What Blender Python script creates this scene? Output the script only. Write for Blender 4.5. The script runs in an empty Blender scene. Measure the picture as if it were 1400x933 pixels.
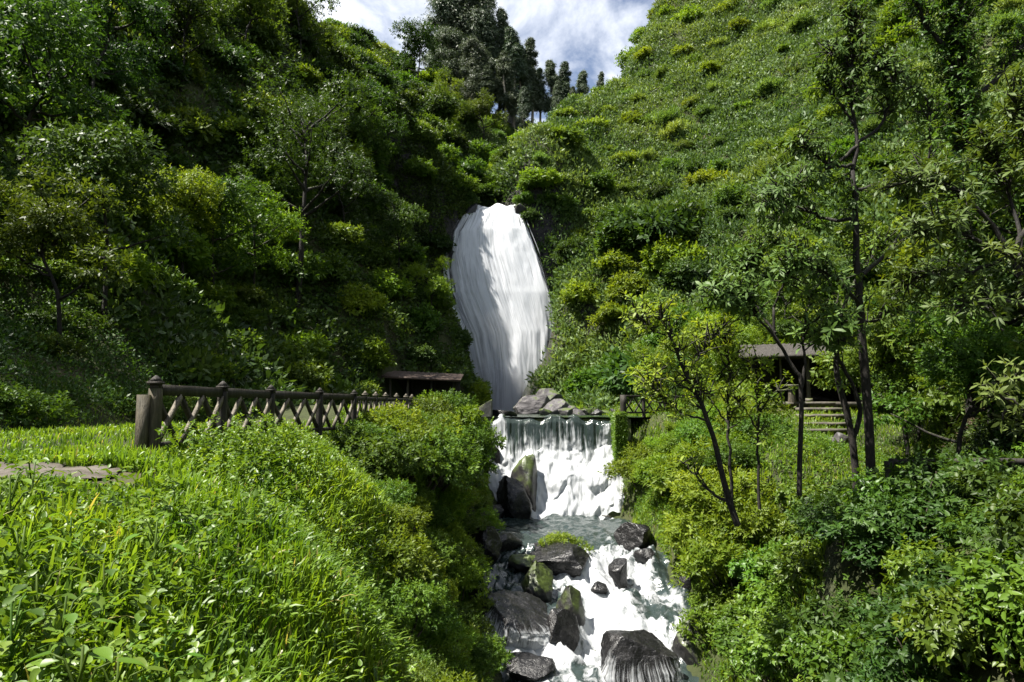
import bpy, math
import numpy as np
from mathutils import Vector

RNG = np.random.default_rng(7)
sc = bpy.context.scene
COL = sc.collection
F = 933.0                      # focal length in photo pixels (24 mm on 36 mm wide)
PITCH = math.radians(5.42)
CP, SP = math.cos(PITCH), math.sin(PITCH)


# ------------------------------------------------------------------ helpers
def at(px, py, Y):
    """survey point: direction of a photo pixel, at forward distance Y"""
    u, v = (px - 700) / F, (466.5 - py) / F
    d = np.array([u, CP - v * SP, SP + v * CP])
    return d * (Y / d[1])


def proj(p):
    p = np.asarray(p, float)
    f = p[..., 1] * CP + p[..., 2] * SP
    u = p[..., 0] / f
    v = (-p[..., 1] * SP + p[..., 2] * CP) / f
    return 700 + u * F, 466.5 - v * F, f


def norm(a):
    return a / (np.linalg.norm(a, axis=-1, keepdims=True) + 1e-9)


def _hash(ix, iy, iz, seed):
    n = (ix.astype(np.int64) * 374761393 + iy.astype(np.int64) * 668265263 + iz.astype(np.int64) * 2147483647 + seed * 974711) & 0x7fffffff
    n = ((n ^ (n >> 13)) * 1274126177) & 0x7fffffff
    n = (n ^ (n >> 16)) & 0x7fffffff
    return n / float(0x7fffffff)


def vnoise(p, seed=0):
    p = np.asarray(p, float)
    i = np.floor(p).astype(np.int64)
    f = p - i
    f = f * f * (3 - 2 * f)
    r = 0
    for dx in (0, 1):
        wx = f[..., 0] if dx else 1 - f[..., 0]
        for dy in (0, 1):
            wy = f[..., 1] if dy else 1 - f[..., 1]
            for dz in (0, 1):
                wz = f[..., 2] if dz else 1 - f[..., 2]
                r = r + wx * wy * wz * _hash(i[..., 0] + dx, i[..., 1] + dy, i[..., 2] + dz, seed)
    return r * 2 - 1


def fbm(p, octv=4, seed=0, gain=.5):
    r, a, p = 0, 1.0, np.asarray(p, float)
    for o in range(octv):
        r = r + a * vnoise(p * (2.03 ** o) + o * 17.3, seed + o)
        a *= gain
    return r


def sstep(a, b, x):
    t = np.clip((x - a) / (b - a), 0, 1)
    return t * t * (3 - 2 * t)


def tag(o, label=None, cat=None, group=None, kind=None):
    if label: o['label'] = label
    if cat: o['category'] = cat
    if group: o['group'] = group
    if kind: o['kind'] = kind
    return o


def link(o, parent=None):
    COL.objects.link(o)
    if parent is not None:
        o.parent = parent
    return o


def empty(name, loc=(0, 0, 0), rz=0.0, s=1.0):
    o = bpy.data.objects.new(name, None)
    o.location = tuple(float(v) for v in loc)
    o.rotation_euler = (0, 0, rz)
    o.scale = (s, s, s)
    o.empty_display_size = .2
    return link(o)


class MB:
    """collects vertices / faces (and one random value per vertex) for ONE mesh"""
    def __init__(s):
        s.v, s.q, s.t, s.r, s.n = [], [], [], [], 0

    def add(s, v, quads=None, tris=None, rnd=0.5):
        v = np.asarray(v, float).reshape(-1, 3)
        if quads is not None and len(quads): s.q.append(np.asarray(quads, np.int64).reshape(-1, 4) + s.n)
        if tris is not None and len(tris): s.t.append(np.asarray(tris, np.int64).reshape(-1, 3) + s.n)
        r = np.asarray(rnd, float)
        s.r.append(np.broadcast_to(r, (len(v),)) if r.ndim == 0 else r)
        s.v.append(v); s.n += len(v)
        return s

    def merge(s, o, M=None, off=(0, 0, 0)):
        if not o.n: return s
        v = np.concatenate(o.v)
        if M is not None: v = v @ M.T
        v = v + np.asarray(off)
        return s.add(v, np.concatenate(o.q) if o.q else None, np.concatenate(o.t) if o.t else None, np.concatenate(o.r))

    def mesh(s, name, mat, smooth=False, uv=None):
        me = bpy.data.meshes.new(name)
        v = np.concatenate(s.v) if s.v else np.zeros((0, 3))
        q = np.concatenate(s.q) if s.q else np.zeros((0, 4), np.int64)
        t = np.concatenate(s.t) if s.t else np.zeros((0, 3), np.int64)
        me.vertices.add(len(v)); me.vertices.foreach_set('co', v.astype(np.float32).ravel())
        nl = len(q) * 4 + len(t) * 3
        me.loops.add(nl)
        me.loops.foreach_set('vertex_index', np.concatenate([q.ravel(), t.ravel()]).astype(np.int32))
        me.polygons.add(len(q) + len(t))
        st = np.concatenate([np.arange(len(q)) * 4, len(q) * 4 + np.arange(len(t)) * 3]).astype(np.int32)
        me.polygons.foreach_set('loop_start', st)
        me.update(calc_edges=True)
        at_ = me.attributes.new('rnd', 'FLOAT', 'POINT')
        at_.data.foreach_set('value', np.concatenate(s.r).astype(np.float32))
        if uv is not None:
            ua = me.attributes.new('flow', 'FLOAT_VECTOR', 'POINT')
            ua.data.foreach_set('vector', np.asarray(uv, np.float32).ravel())
        if smooth:
            me.polygons.foreach_set('use_smooth', np.ones(len(me.polygons), bool))
        me.validate()
        for m in (mat if isinstance(mat, (list, tuple)) else [mat]):
            me.materials.append(m)
        return me

    def build(s, name, mat, parent=None, smooth=False, uv=None):
        o = bpy.data.objects.new(name, s.mesh(name, mat, smooth, uv))
        return link(o, parent)


BOXQ = [(0, 3, 2, 1), (4, 5, 6, 7), (0, 1, 5, 4), (1, 2, 6, 5), (2, 3, 7, 6), (3, 0, 4, 7)]


def box(mb, c, size, M=None, rnd=.5, bev=0.0, taper=1.0):
    sx, sy, sz = [v / 2 for v in size]
    v = np.array([(-sx, -sy, -sz), (sx, -sy, -sz), (sx, sy, -sz), (-sx, sy, -sz),
                  (-sx * taper, -sy * taper, sz), (sx * taper, -sy * taper, sz), (sx * taper, sy * taper, sz), (-sx * taper, sy * taper, sz)])
    if M is not None: v = v @ np.asarray(M).T
    mb.add(v + np.asarray(c), BOXQ, None, rnd)


def beam(mb, a, b, w, h, up=(0, 0, 1), rnd=.5):
    """rough plank from a to b; w across, h along up; slightly warped ends"""
    a, b = np.asarray(a, float), np.asarray(b, float)
    d = norm(b - a); s = norm(np.cross(d, up)); u = np.cross(s, d)
    n = 5
    vs = []
    for i in range(n):
        p = a + (b - a) * i / (n - 1)
        k = 1 + RNG.uniform(-.06, .06)
        for (x, y) in ((-1, -1), (1, -1), (1, 1), (-1, 1)):
            vs.append(p + s * x * w / 2 * k + u * y * h / 2 * k)
    q = []
    for i in range(n - 1):
        for j in range(4):
            q.append((i * 4 + j, i * 4 + (j + 1) % 4, i * 4 + 4 + (j + 1) % 4, i * 4 + 4 + j))
    q += [(3, 2, 1, 0), (n * 4 - 4, n * 4 - 3, n * 4 - 2, n * 4 - 1)]
    mb.add(vs, q, None, rnd)


def tube(mb, pts, rad, sides=7, rnd=.5, rough=0.0):
    pts = np.asarray(pts, float); n = len(pts)
    rad = np.broadcast_to(np.asarray(rad, float), (n,))
    tan = norm(np.gradient(pts, axis=0))
    ref = np.array([0.3, 1, .1]) if abs(tan[0][1]) < .8 else np.array([1, .1, .2])
    s = norm(np.cross(tan, ref)); u = np.cross(s, tan)
    a = np.arange(sides) * 2 * math.pi / sides
    k = 1 + rough * RNG.uniform(-1, 1, (n, sides, 1))
    v = pts[:, None] + (s[:, None] * np.cos(a)[None, :, None] + u[:, None] * np.sin(a)[None, :, None]) * rad[:, None, None] * k
    q = [(i * sides + j, i * sides + (j + 1) % sides, (i + 1) * sides + (j + 1) % sides, (i + 1) * sides + j)
         for i in range(n - 1) for j in range(sides)]
    base = len(v.reshape(-1, 3))
    vv = np.concatenate([v.reshape(-1, 3), pts[-1:]])
    tr = [((n - 1) * sides + j, (n - 1) * sides + (j + 1) % sides, base) for j in range(sides)]
    mb.add(vv, q, tr, rnd)


def smooth_path(pts, n=14, jitter=0.0, rng=RNG):
    pts = np.asarray(pts, float)
    if len(pts) < 3:
        t = np.linspace(0, 1, n)[:, None]
        out = pts[0] * (1 - t) + pts[-1] * t
    else:
        P = np.concatenate([[2 * pts[0] - pts[1]], pts, [2 * pts[-1] - pts[-2]]])
        out = []
        m = len(pts) - 1
        for s in np.linspace(0, m - 1e-6, n):
            i = int(s); t = s - i
            p0, p1, p2, p3 = P[i], P[i + 1], P[i + 2], P[i + 3]
            out.append(.5 * (2 * p1 + (p2 - p0) * t + (2 * p0 - 5 * p1 + 4 * p2 - p3) * t * t + (3 * p1 - p0 - 3 * p2 + p3) * t ** 3))
        out = np.array(out)
    if jitter:
        j = rng.normal(0, jitter, out.shape); j[0] = 0
        out = out + j
    return out


# ------------------------------------------------------------------ leaves
def leafmesh(mb, P, A, N, L, W, kind='kite', rnd=None):
    n = len(P)
    if n == 0: return
    A = norm(A); S = norm(np.cross(A, N)); N = np.cross(S, A)
    L = np.broadcast_to(L, (n,))[:, None]; W = np.broadcast_to(W, (n,))[:, None]
    if rnd is None: rnd = RNG.random(n)
    idx = np.arange(n)[:, None]
    if kind == 'kite':
        v = np.stack([P, P + A * .45 * L + S * W / 2, P + A * L - N * L * .08, P + A * .45 * L - S * W / 2], 1)
        mb.add(v, idx * 4 + np.array([0, 1, 2, 3]), None, np.repeat(rnd, 4))
    elif kind == 'fold':
        m = P + A * .5 * L - N * W * .16
        v = np.stack([P, P + A * .42 * L + S * W / 2 + N * W * .1, P + A * L - N * L * .14, P + A * .42 * L - S * W / 2 + N * W * .1, m], 1)
        q = np.concatenate([idx * 5 + np.array([0, 1, 2, 4]), idx * 5 + np.array([0, 4, 2, 3])])
        mb.add(v, q, None, np.repeat(rnd, 5))
    elif kind == 'long':
        v = np.stack([P, P + A * .3 * L + S * W * .42, P + A * .3 * L - S * W * .42,
                      P + A * .68 * L + S * W * .5 - N * L * .06, P + A * .68 * L - S * W * .5 - N * L * .06, P + A * L * .98 - N * L * .2], 1)
        b = idx * 6
        mb.add(v, b + np.array([1, 3, 4, 2]), np.concatenate([b + np.array([0, 1, 2]), b + np.array([3, 5, 4])]), np.repeat(rnd, 6))
    elif kind == 'broad':      # heart / ovate leaf with folded midrib and curled margin
        ks = [(0.0, 0), (.12, .36), (.34, .5), (.62, .38), (.84, .17)]
        mid = [P + A * L * t - N * L * (.22 * t * t) - N * W * .07 for t in (.12, .34, .62, .84)]
        lf = [P + A * L * t + S * W * w - N * L * .22 * t * t + N * W * .06 for t, w in ks[1:]]
        rt = [P + A * L * t - S * W * w - N * L * .22 * t * t + N * W * .06 for t, w in ks[1:]]
        tip = P + A * L - N * L * .26
        v = np.stack([P] + mid + lf + rt + [tip], 1)
        b = idx * 14
        q, t3 = [], []
        for i in range(3):
            q.append(b + np.array([5 + i, 6 + i, 2 + i, 1 + i])); q.append(b + np.array([1 + i, 2 + i, 10 + i, 9 + i]))
        t3 += [b + np.array([0, 5, 1]), b + np.array([0, 1, 9]), b + np.array([8, 13, 4]), b + np.array([4, 13, 12])]
        mb.add(v, np.concatenate(q), np.concatenate(t3), np.repeat(rnd, 14))


def sprigs(mb, P, D, n=7, L=.12, W=.05, spread=1.1, stem=.12, droop=.15, kind='kite', rng=RNG, lv=.35, rbase=None):
    P = np.asarray(P, float); D = norm(np.asarray(D, float)); M = len(P)
    if M == 0: return
    ref = np.where(np.abs(D[:, 2:3]) < .9, np.array([[0, 0, 1.]]), np.array([[1., 0, 0]]))
    U = norm(np.cross(D, ref)); V = np.cross(D, U)
    ph0 = rng.random(M) * 6.28
    rb = rng.random(M) if rbase is None else rbase
    for j in range(n):
        t = j / max(1, n - 1)
        ph = ph0 + j * 2.4 + rng.normal(0, .25, M)
        R = U * np.cos(ph)[:, None] + V * np.sin(ph)[:, None]
        al = spread * (1.15 - .75 * t) + rng.normal(0, .2, M)
        A = D * np.cos(al)[:, None] + R * np.sin(al)[:, None]
        A = norm(A + np.array([0, 0, -1.]) * droop * rng.uniform(.3, 1.6, M)[:, None])
        N = D - A * np.sum(D * A, 1, keepdims=True) + rng.normal(0, .3, (M, 3)) + np.array([0, 0, .35])
        l = L * (1 + lv * rng.uniform(-1, 1, M)) * (1 - .3 * t)
        w = l * (W / L) * rng.uniform(.85, 1.15, M)
        leafmesh(mb, P + D * (stem * (t - .6)), A, N, l, w, kind, np.clip(.7 * rb + .3 * rng.random(M), 0, 1))


def lobes(rng, k, R=(1, 1, 1), r=(.4, .6), z0=.35):
    c = []
    for i in range(k):
        a = rng.random() * 6.28; d = math.sqrt(rng.random()) * .72
        c.append((math.cos(a) * d * R[0], math.sin(a) * d * R[1], (z0 + rng.random() * (1 - z0) * (1 - d * .7)) * R[2], rng.uniform(*r)))
    return c


def lobe_points(rng, c, n, low=-.35, shell=(.7, 1.05)):
    """points + outward directions on a cluster of lobes"""
    w = np.array([q[3] ** 2 for q in c]); w = w / w.sum()
    k = rng.choice(len(c), n, p=w)
    d = norm(rng.normal(0, 1, (n, 3)))
    d[:, 2] = np.where(d[:, 2] < low, -d[:, 2] * .5, d[:, 2])
    d = norm(d)
    C = np.array([q[:3] for q in c])[k]; r = np.array([q[3] for q in c])[k]
    nz = 1 + .28 * vnoise(d * 2.3 + C * 3.1, 5)
    P = C + d * (r * rng.uniform(*shell, n) * nz)[:, None] * np.array([1, 1, .85])
    return P, d, k


# ------------------------------------------------------------------ materials
def new_mat(name):
    m = bpy.data.materials.new(name); m.use_nodes = True
    nt = m.node_tree
    for n in list(nt.nodes): nt.nodes.remove(n)
    return m, nt, nt.nodes.new('ShaderNodeOutputMaterial')


def nd(nt, t, **kw):
    n = nt.nodes.new(t)
    for k, v in kw.items():
        if k in n.inputs: n.inputs[k].default_value = v
        else: setattr(n, k, v)
    return n


def ramp(nt, fac, stops, interp='LINEAR'):
    r = nt.nodes.new('ShaderNodeValToRGB'); r.color_ramp.interpolation = interp
    e = r.color_ramp.elements
    while len(e) < len(stops): e.new(.5)
    for i, (p, c) in enumerate(stops):
        e[i].position = p; e[i].color = (c[0], c[1], c[2], 1) if not np.isscalar(c) else (c, c, c, 1)
    nt.links.new(fac, r.inputs[0])
    return r


def noise(nt, scale, vec=None, detail=4, rough=.55, dist=0.0):
    n = nd(nt, 'ShaderNodeTexNoise', Scale=scale, Detail=detail, Roughness=rough, Distortion=dist)
    if vec is not None: nt.links.new(vec, n.inputs['Vector'])
    return n


def leaf_mat(name, stops, trans=.4, rough=.42, spec=.45, tint=(1.35, 1.25, .5), hv=.02, vv=.5, patch=0.0):
    m, nt, out = new_mat(name)
    L = nt.links
    a = nd(nt, 'ShaderNodeAttribute', attribute_name='rnd')
    oi = nd(nt, 'ShaderNodeObjectInfo')
    r = ramp(nt, a.outputs['Fac'], stops)
    hsv = nd(nt, 'ShaderNodeHueSaturation')
    mh = nd(nt, 'ShaderNodeMapRange'); mh.inputs[3].default_value = .5 - hv; mh.inputs[4].default_value = .5 + hv
    mv = nd(nt, 'ShaderNodeMapRange'); mv.inputs[3].default_value = 1 - vv * .5; mv.inputs[4].default_value = 1 + vv * .5
    L.new(oi.outputs['Random'], mh.inputs[0])
    mul = nd(nt, 'ShaderNodeMath', operation='MULTIPLY'); mul.inputs[1].default_value = 7.31
    fr = nd(nt, 'ShaderNodeMath', operation='FRACT')
    L.new(oi.outputs['Random'], mul.inputs[0]); L.new(mul.outputs[0], fr.inputs[0]); L.new(fr.outputs[0], mv.inputs[0])
    L.new(mh.outputs[0], hsv.inputs['Hue']); L.new(mv.outputs[0], hsv.inputs['Value']); L.new(r.outputs[0], hsv.inputs['Color'])
    col = hsv.outputs[0]
    if patch:
        g = nd(nt, 'ShaderNodeNewGeometry')
        n = noise(nt, patch, g.outputs['Position'], 3)
        rp = ramp(nt, n.outputs['Fac'], [(.36, (.58, .68, .6)), (.5, (1, 1, 1)), (.64, (1.22, 1.1, .95))])
        mx = nd(nt, 'ShaderNodeMix', data_type='RGBA', blend_type='MULTIPLY'); mx.inputs[0].default_value = 1
        L.new(col, mx.inputs[6]); L.new(rp.outputs[0], mx.inputs[7]); col = mx.outputs[2]
    p = nd(nt, 'ShaderNodeBsdfPrincipled', Roughness=rough)
    p.inputs['Specular IOR Level'].default_value = spec
    L.new(col, p.inputs['Base Color'])
    tm = nd(nt, 'ShaderNodeMix', data_type='RGBA', blend_type='MULTIPLY'); tm.inputs[0].default_value = 1
    tm.inputs[7].default_value = (*tint, 1); L.new(col, tm.inputs[6])
    t = nd(nt, 'ShaderNodeBsdfTranslucent'); L.new(tm.outputs[2], t.inputs['Color'])
    mix = nd(nt, 'ShaderNodeMixShader'); mix.inputs[0].default_value = trans
    L.new(p.outputs[0], mix.inputs[1]); L.new(t.outputs[0], mix.inputs[2]); L.new(mix.outputs[0], out.inputs[0])
    return m


def rough_mat(name, cols, scale=3.0, rough=.85, bump=.5, moss=None, moss_amt=.5, wet=False, stretch=(1, 1, 1), spec=.4):
    m, nt, out = new_mat(name); L = nt.links
    tc = nd(nt, 'ShaderNodeTexCoord'); mp = nd(nt, 'ShaderNodeMapping'); mp.inputs['Scale'].default_value = stretch
    L.new(tc.outputs['Object'], mp.inputs[0])
    n1 = noise(nt, scale, mp.outputs[0], 8, .62); n2 = noise(nt, scale * 6, mp.outputs[0], 5, .6)
    r = ramp(nt, n1.outputs['Fac'], [(.3 + .4 * i / max(1, len(cols) - 1), c) for i, c in enumerate(cols)])
    col = r.outputs[0]
    p = nd(nt, 'ShaderNodeBsdfPrincipled', Roughness=rough)
    p.inputs['Specular IOR Level'].default_value = spec
    rr = ramp(nt, n2.outputs['Fac'], [(.3, max(.05, rough - .22)), (.7, min(1, rough + .12))])
    L.new(rr.outputs[0], p.inputs['Roughness'])
    if moss is not None:
        g = nd(nt, 'ShaderNodeNewGeometry'); sp = nd(nt, 'ShaderNodeSeparateXYZ'); L.new(g.outputs['Normal'], sp.inputs[0])
        add = nd(nt, 'ShaderNodeMath', operation='MULTIPLY_ADD'); L.new(n1.outputs['Fac'], add.inputs[0])
        add.inputs[1].default_value = 2.6; L.new(sp.outputs[2], add.inputs[2])
        rm = ramp(nt, add.outputs[0], [(max(0, .98 - .5 * moss_amt), 0.0), (min(1, 1.0 - .1 * moss_amt), 1.0)])
        sub = nd(nt, 'ShaderNodeMath', operation='MULTIPLY_ADD'); L.new(add.outputs[0], sub.inputs[0]); sub.inputs[1].default_value = .5; sub.inputs[2].default_value = -.25 + .25 * moss_amt
        L.new(sub.outputs[0], rm.inputs[0])
        mx = nd(nt, 'ShaderNodeMix', data_type='RGBA'); L.new(rm.outputs[0], mx.inputs[0]); L.new(col, mx.inputs[6])
        mr = ramp(nt, n2.outputs['Fac'], [(.35, tuple(c * .5 for c in moss)), (.65, moss)])
        L.new(mr.outputs[0], mx.inputs[7]); col = mx.outputs[2]
    L.new(col, p.inputs['Base Color'])
    if wet:
        p.inputs['Coat Weight'].default_value = .1; p.inputs['Coat Roughness'].default_value = .2
    b = nd(nt, 'ShaderNodeBump', Strength=bump, Distance=.06)
    ad = nd(nt, 'ShaderNodeMath', operation='MULTIPLY_ADD'); L.new(n2.outputs['Fac'], ad.inputs[0]); ad.inputs[1].default_value = .4; L.new(n1.outputs['Fac'], ad.inputs[2])
    L.new(ad.outputs[0], b.inputs['Height']); L.new(b.outputs[0], p.inputs['Normal'])
    L.new(p.outputs[0], out.inputs[0])
    return m


M = {}
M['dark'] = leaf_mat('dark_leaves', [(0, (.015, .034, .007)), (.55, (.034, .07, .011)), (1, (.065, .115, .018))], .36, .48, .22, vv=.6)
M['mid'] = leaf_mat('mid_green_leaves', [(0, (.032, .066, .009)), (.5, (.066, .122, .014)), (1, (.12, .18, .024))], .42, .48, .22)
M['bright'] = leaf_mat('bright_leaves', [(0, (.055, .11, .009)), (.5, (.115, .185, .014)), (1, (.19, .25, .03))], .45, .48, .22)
M['olive'] = leaf_mat('olive_leaves', [(0, (.055, .085, .025)), (.5, (.105, .15, .045)), (1, (.19, .21, .09))], .36, .55, .3, hv=.03, vv=.7)
M['euca'] = leaf_mat('grey_green_leaves', [(0, (.035, .055, .03)), (.6, (.065, .095, .05)), (1, (.12, .15, .08))], .25, .5, .4, tint=(1.1, 1.1, .7))
M['rosette'] = leaf_mat('glossy_long_leaves', [(0, (.042, .07, .014)), (.5, (.075, .12, .022)), (1, (.115, .165, .04))], .3, .5, .2)
M['scrub'] = leaf_mat('scrub_leaves', [(0, (.05, .095, .025)), (.5, (.108, .18, .042)), (1, (.18, .26, .09))], .38, .55, .3, patch=.085)
M['wall'] = leaf_mat('creeper_leaves', [(0, (.028, .06, .013)), (.5, (.055, .105, .02)), (1, (.10, .16, .035))], .38, .48, .25, patch=.2)
M['grass'] = leaf_mat('grass_blades', [(0, (.05, .105, .009)), (.5, (.115, .19, .014)), (.93, (.165, .25, .03)), (1, (.28, .25, .10))], .48, .42, .35, patch=.5)
M['broad'] = leaf_mat('broad_leaves', [(0, (.038, .085, .009)), (.5, (.08, .15, .014)), (1, (.135, .21, .024))], .4, .42, .35)
M['dead'] = leaf_mat('dry_leaves', [(0, (.05, .04, .025)), (.5, (.11, .085, .05)), (1, (.10, .12, .04))], .2, .7, .2, tint=(1, 1, 1))
M['bark'] = rough_mat('dark_bark', [(.004, .0035, .003), (.011, .009, .007), (.026, .021, .016)], 6, .9, .8, moss=(.06, .08, .015), moss_amt=.35, stretch=(1, 1, .25))
M['palebark'] = rough_mat('pale_bark', [(.12, .10, .08), (.28, .25, .2), (.4, .36, .3)], 2, .8, .4, stretch=(1, 1, .2))
M['twig'] = rough_mat('twig_bark', [(.015, .011, .008), (.045, .035, .024)], 8, .9, .4)
M['rock'] = rough_mat('wet_black_rock', [(.003, .003, .0035), (.007, .0066, .007), (.02, .019, .019)], 3.0, .4, 1.0, wet=True, spec=.35)
M['mossrock'] = rough_mat('mossy_wet_rock', [(.005, .005, .006), (.016, .015, .014), (.04, .037, .034)], 2.2, .55, .8, moss=(.055, .08, .012), moss_amt=.7, wet=True)
M['palerock'] = rough_mat('grey_dry_rock', [(.025, .023, .025), (.06, .055, .058), (.14, .13, .13)], 1.6, .75, .8, moss=(.07, .10, .02), moss_amt=.35)
M['wood'] = rough_mat('weathered_wood', [(.018, .016, .01), (.05, .043, .028), (.12, .1, .07)], 4, .85, .7, moss=(.05, .06, .02), moss_amt=.3, stretch=(3, 3, .5))
M['darkwood'] = rough_mat('dark_and_shaded_wood', [(.007, .006, .005), (.018, .015, .011), (.04, .033, .026)], 4, .8, .5, stretch=(3, 3, .5))
M['slat'] = rough_mat('pale_and_lit_wood', [(.05, .042, .03), (.11, .095, .07), (.21, .185, .145)], 5, .8, .5, stretch=(3, 3, 1))
M['concrete'] = rough_mat('mossy_concrete', [(.05, .048, .044), (.12, .115, .105), (.2, .19, .17)], 1.5, .85, .6, moss=(.09, .12, .018), moss_amt=.75)
M['stone'] = rough_mat('pale_step_stone', [(.045, .04, .032), (.09, .08, .066), (.15, .137, .115)], 2.0, .85, .5, moss=(.09, .12, .02), moss_amt=.35)
M['thatch'] = rough_mat('grey_roof_sheet', [(.012, .010, .008), (.03, .026, .022), (.055, .05, .043)], 3, .85, .7, stretch=(6, 1, 1))
M['rustroof'] = rough_mat('rusty_roof_sheet', [(.02, .014, .011), (.05, .03, .022), (.08, .06, .045)], 3, .8, .5)
M['dirt'] = rough_mat('muddy_path', [(.022, .018, .012), (.055, .045, .034), (.12, .105, .088)], 2.2, .8, .9)


def terrain_mat():
    m, nt, out = new_mat('soil_and_rock'); L = nt.links
    g = nd(nt, 'ShaderNodeNewGeometry')
    n1 = noise(nt, .35, g.outputs['Position'], 8, .6); n2 = noise(nt, 3.0, g.outputs['Position'], 6, .6)
    soil = ramp(nt, n1.outputs['Fac'], [(.3, (.018, .022, .009)), (.52, (.034, .042, .014)), (.72, (.07, .06, .035))])
    rock = ramp(nt, n2.outputs['Fac'], [(.3, (.012, .012, .013)), (.7, (.05, .046, .046))])
    sp = nd(nt, 'ShaderNodeSeparateXYZ'); L.new(g.outputs['True Normal'], sp.inputs[0])
    rs = ramp(nt, sp.outputs[2], [(.22, 1.0), (.38, 0.0)])
    mx = nd(nt, 'ShaderNodeMix', data_type='RGBA'); L.new(rs.outputs[0], mx.inputs[0]); L.new(soil.outputs[0], mx.inputs[6]); L.new(rock.outputs[0], mx.inputs[7])
    p = nd(nt, 'ShaderNodeBsdfPrincipled', Roughness=.9); p.inputs['Specular IOR Level'].default_value = .2
    L.new(mx.outputs[2], p.inputs['Base Color'])
    b = nd(nt, 'ShaderNodeBump', Strength=.7, Distance=.25); L.new(n2.outputs['Fac'], b.inputs['Height']); L.new(b.outputs[0], p.inputs['Normal'])
    L.new(p.outputs[0], out.inputs[0])
    return m


M['terrain'] = terrain_mat()


def foam_mat(name, streak=None, alpha=False, deep=(.02, .03, .028), lo=.42, hi=.62, white=(.58, .60, .62), amin=0.0):
    """running water: 'rnd' = how much froth the water carries there; 'flow' = (across, along) coordinates"""
    m, nt, out = new_mat(name); L = nt.links
    a = nd(nt, 'ShaderNodeAttribute', attribute_name='rnd')
    if streak:
        fl = nd(nt, 'ShaderNodeAttribute', attribute_name='flow'); mp = nd(nt, 'ShaderNodeMapping'); mp.inputs['Scale'].default_value = streak
        L.new(fl.outputs['Vector'], mp.inputs[0]); vec = mp.outputs[0]
        n = noise(nt, 1.0, vec, 6, .62, .35)
        nb = noise(nt, 2.7, vec, 4, .6, .2)
    else:
        g = nd(nt, 'ShaderNodeNewGeometry'); mp = nd(nt, 'ShaderNodeMapping'); mp.inputs['Scale'].default_value = (1, .6, 1)
        L.new(g.outputs['Position'], mp.inputs[0]); vec = mp.outputs[0]
        n = noise(nt, 3.2, vec, 7, .66, 1.0)
        nb = noise(nt, 9.0, vec, 5, .6, .6)
    ad = nd(nt, 'ShaderNodeMath', operation='MULTIPLY_ADD'); L.new(a.outputs['Fac'], ad.inputs[0]); ad.inputs[1].default_value = .8
    sb = nd(nt, 'ShaderNodeMath', operation='SUBTRACT'); L.new(n.outputs['Fac'], sb.inputs[0]); sb.inputs[1].default_value = .4
    L.new(sb.outputs[0], ad.inputs[2])
    fm = ramp(nt, ad.outputs[0], [(lo, 0.0), (hi, 1.0)])
    foam = nd(nt, 'ShaderNodeBsdfPrincipled', Roughness=.55)
    foam.inputs['Specular IOR Level'].default_value = .3
    fc = ramp(nt, nb.outputs['Fac'], [(.3, tuple(c * .86 for c in white)), (.6, white)]); L.new(fc.outputs[0], foam.inputs['Base Color'])
    tr = nd(nt, 'ShaderNodeBsdfTranslucent'); tr.inputs['Color'].default_value = (.55, .58, .6, 1)
    fx = nd(nt, 'ShaderNodeMixShader'); fx.inputs[0].default_value = .4; L.new(foam.outputs[0], fx.inputs[1]); L.new(tr.outputs[0], fx.inputs[2])
    b = nd(nt, 'ShaderNodeBump', Strength=.55, Distance=.09)
    h = nd(nt, 'ShaderNodeMath', operation='MULTIPLY_ADD'); L.new(nb.outputs['Fac'], h.inputs[0]); h.inputs[1].default_value = .5; L.new(n.outputs['Fac'], h.inputs[2])
    L.new(h.outputs[0], b.inputs['Height'])
    L.new(b.outputs[0], foam.inputs['Normal'])
    if alpha:
        w = nd(nt, 'ShaderNodeBsdfTransparent')
    else:
        w = nd(nt, 'ShaderNodeBsdfPrincipled', Roughness=.14); w.inputs['Base Color'].default_value = (*deep, 1)
        w.inputs['Specular IOR Level'].default_value = .6
        b2 = nd(nt, 'ShaderNodeBump', Strength=.35, Distance=.08); L.new(h.outputs[0], b2.inputs['Height']); L.new(b2.outputs[0], w.inputs['Normal'])
    mix = nd(nt, 'ShaderNodeMixShader'); L.new(fm.outputs[0], mix.inputs[0]); L.new(w.outputs[0], mix.inputs[1]); L.new(fx.outputs[0], mix.inputs[2])
    L.new(mix.outputs[0], out.inputs[0])
    return m


M['stream'] = foam_mat('rushing_water')
M['pool'] = foam_mat('pool_water', deep=(.02, .035, .018), lo=.55, hi=.75)
M['fall'] = foam_mat('falling_water', streak=(38, 4.6, 1), alpha=True, lo=.15, hi=.48, white=(.86, .88, .92))
M['weirfall'] = foam_mat('weir_water', streak=(66, 7, 1), lo=.38, hi=.66, deep=(.018, .028, .022))
M['veil'] = foam_mat('veil_water', streak=(62, 2.2, 1), alpha=True, lo=.34, hi=.62)


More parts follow.
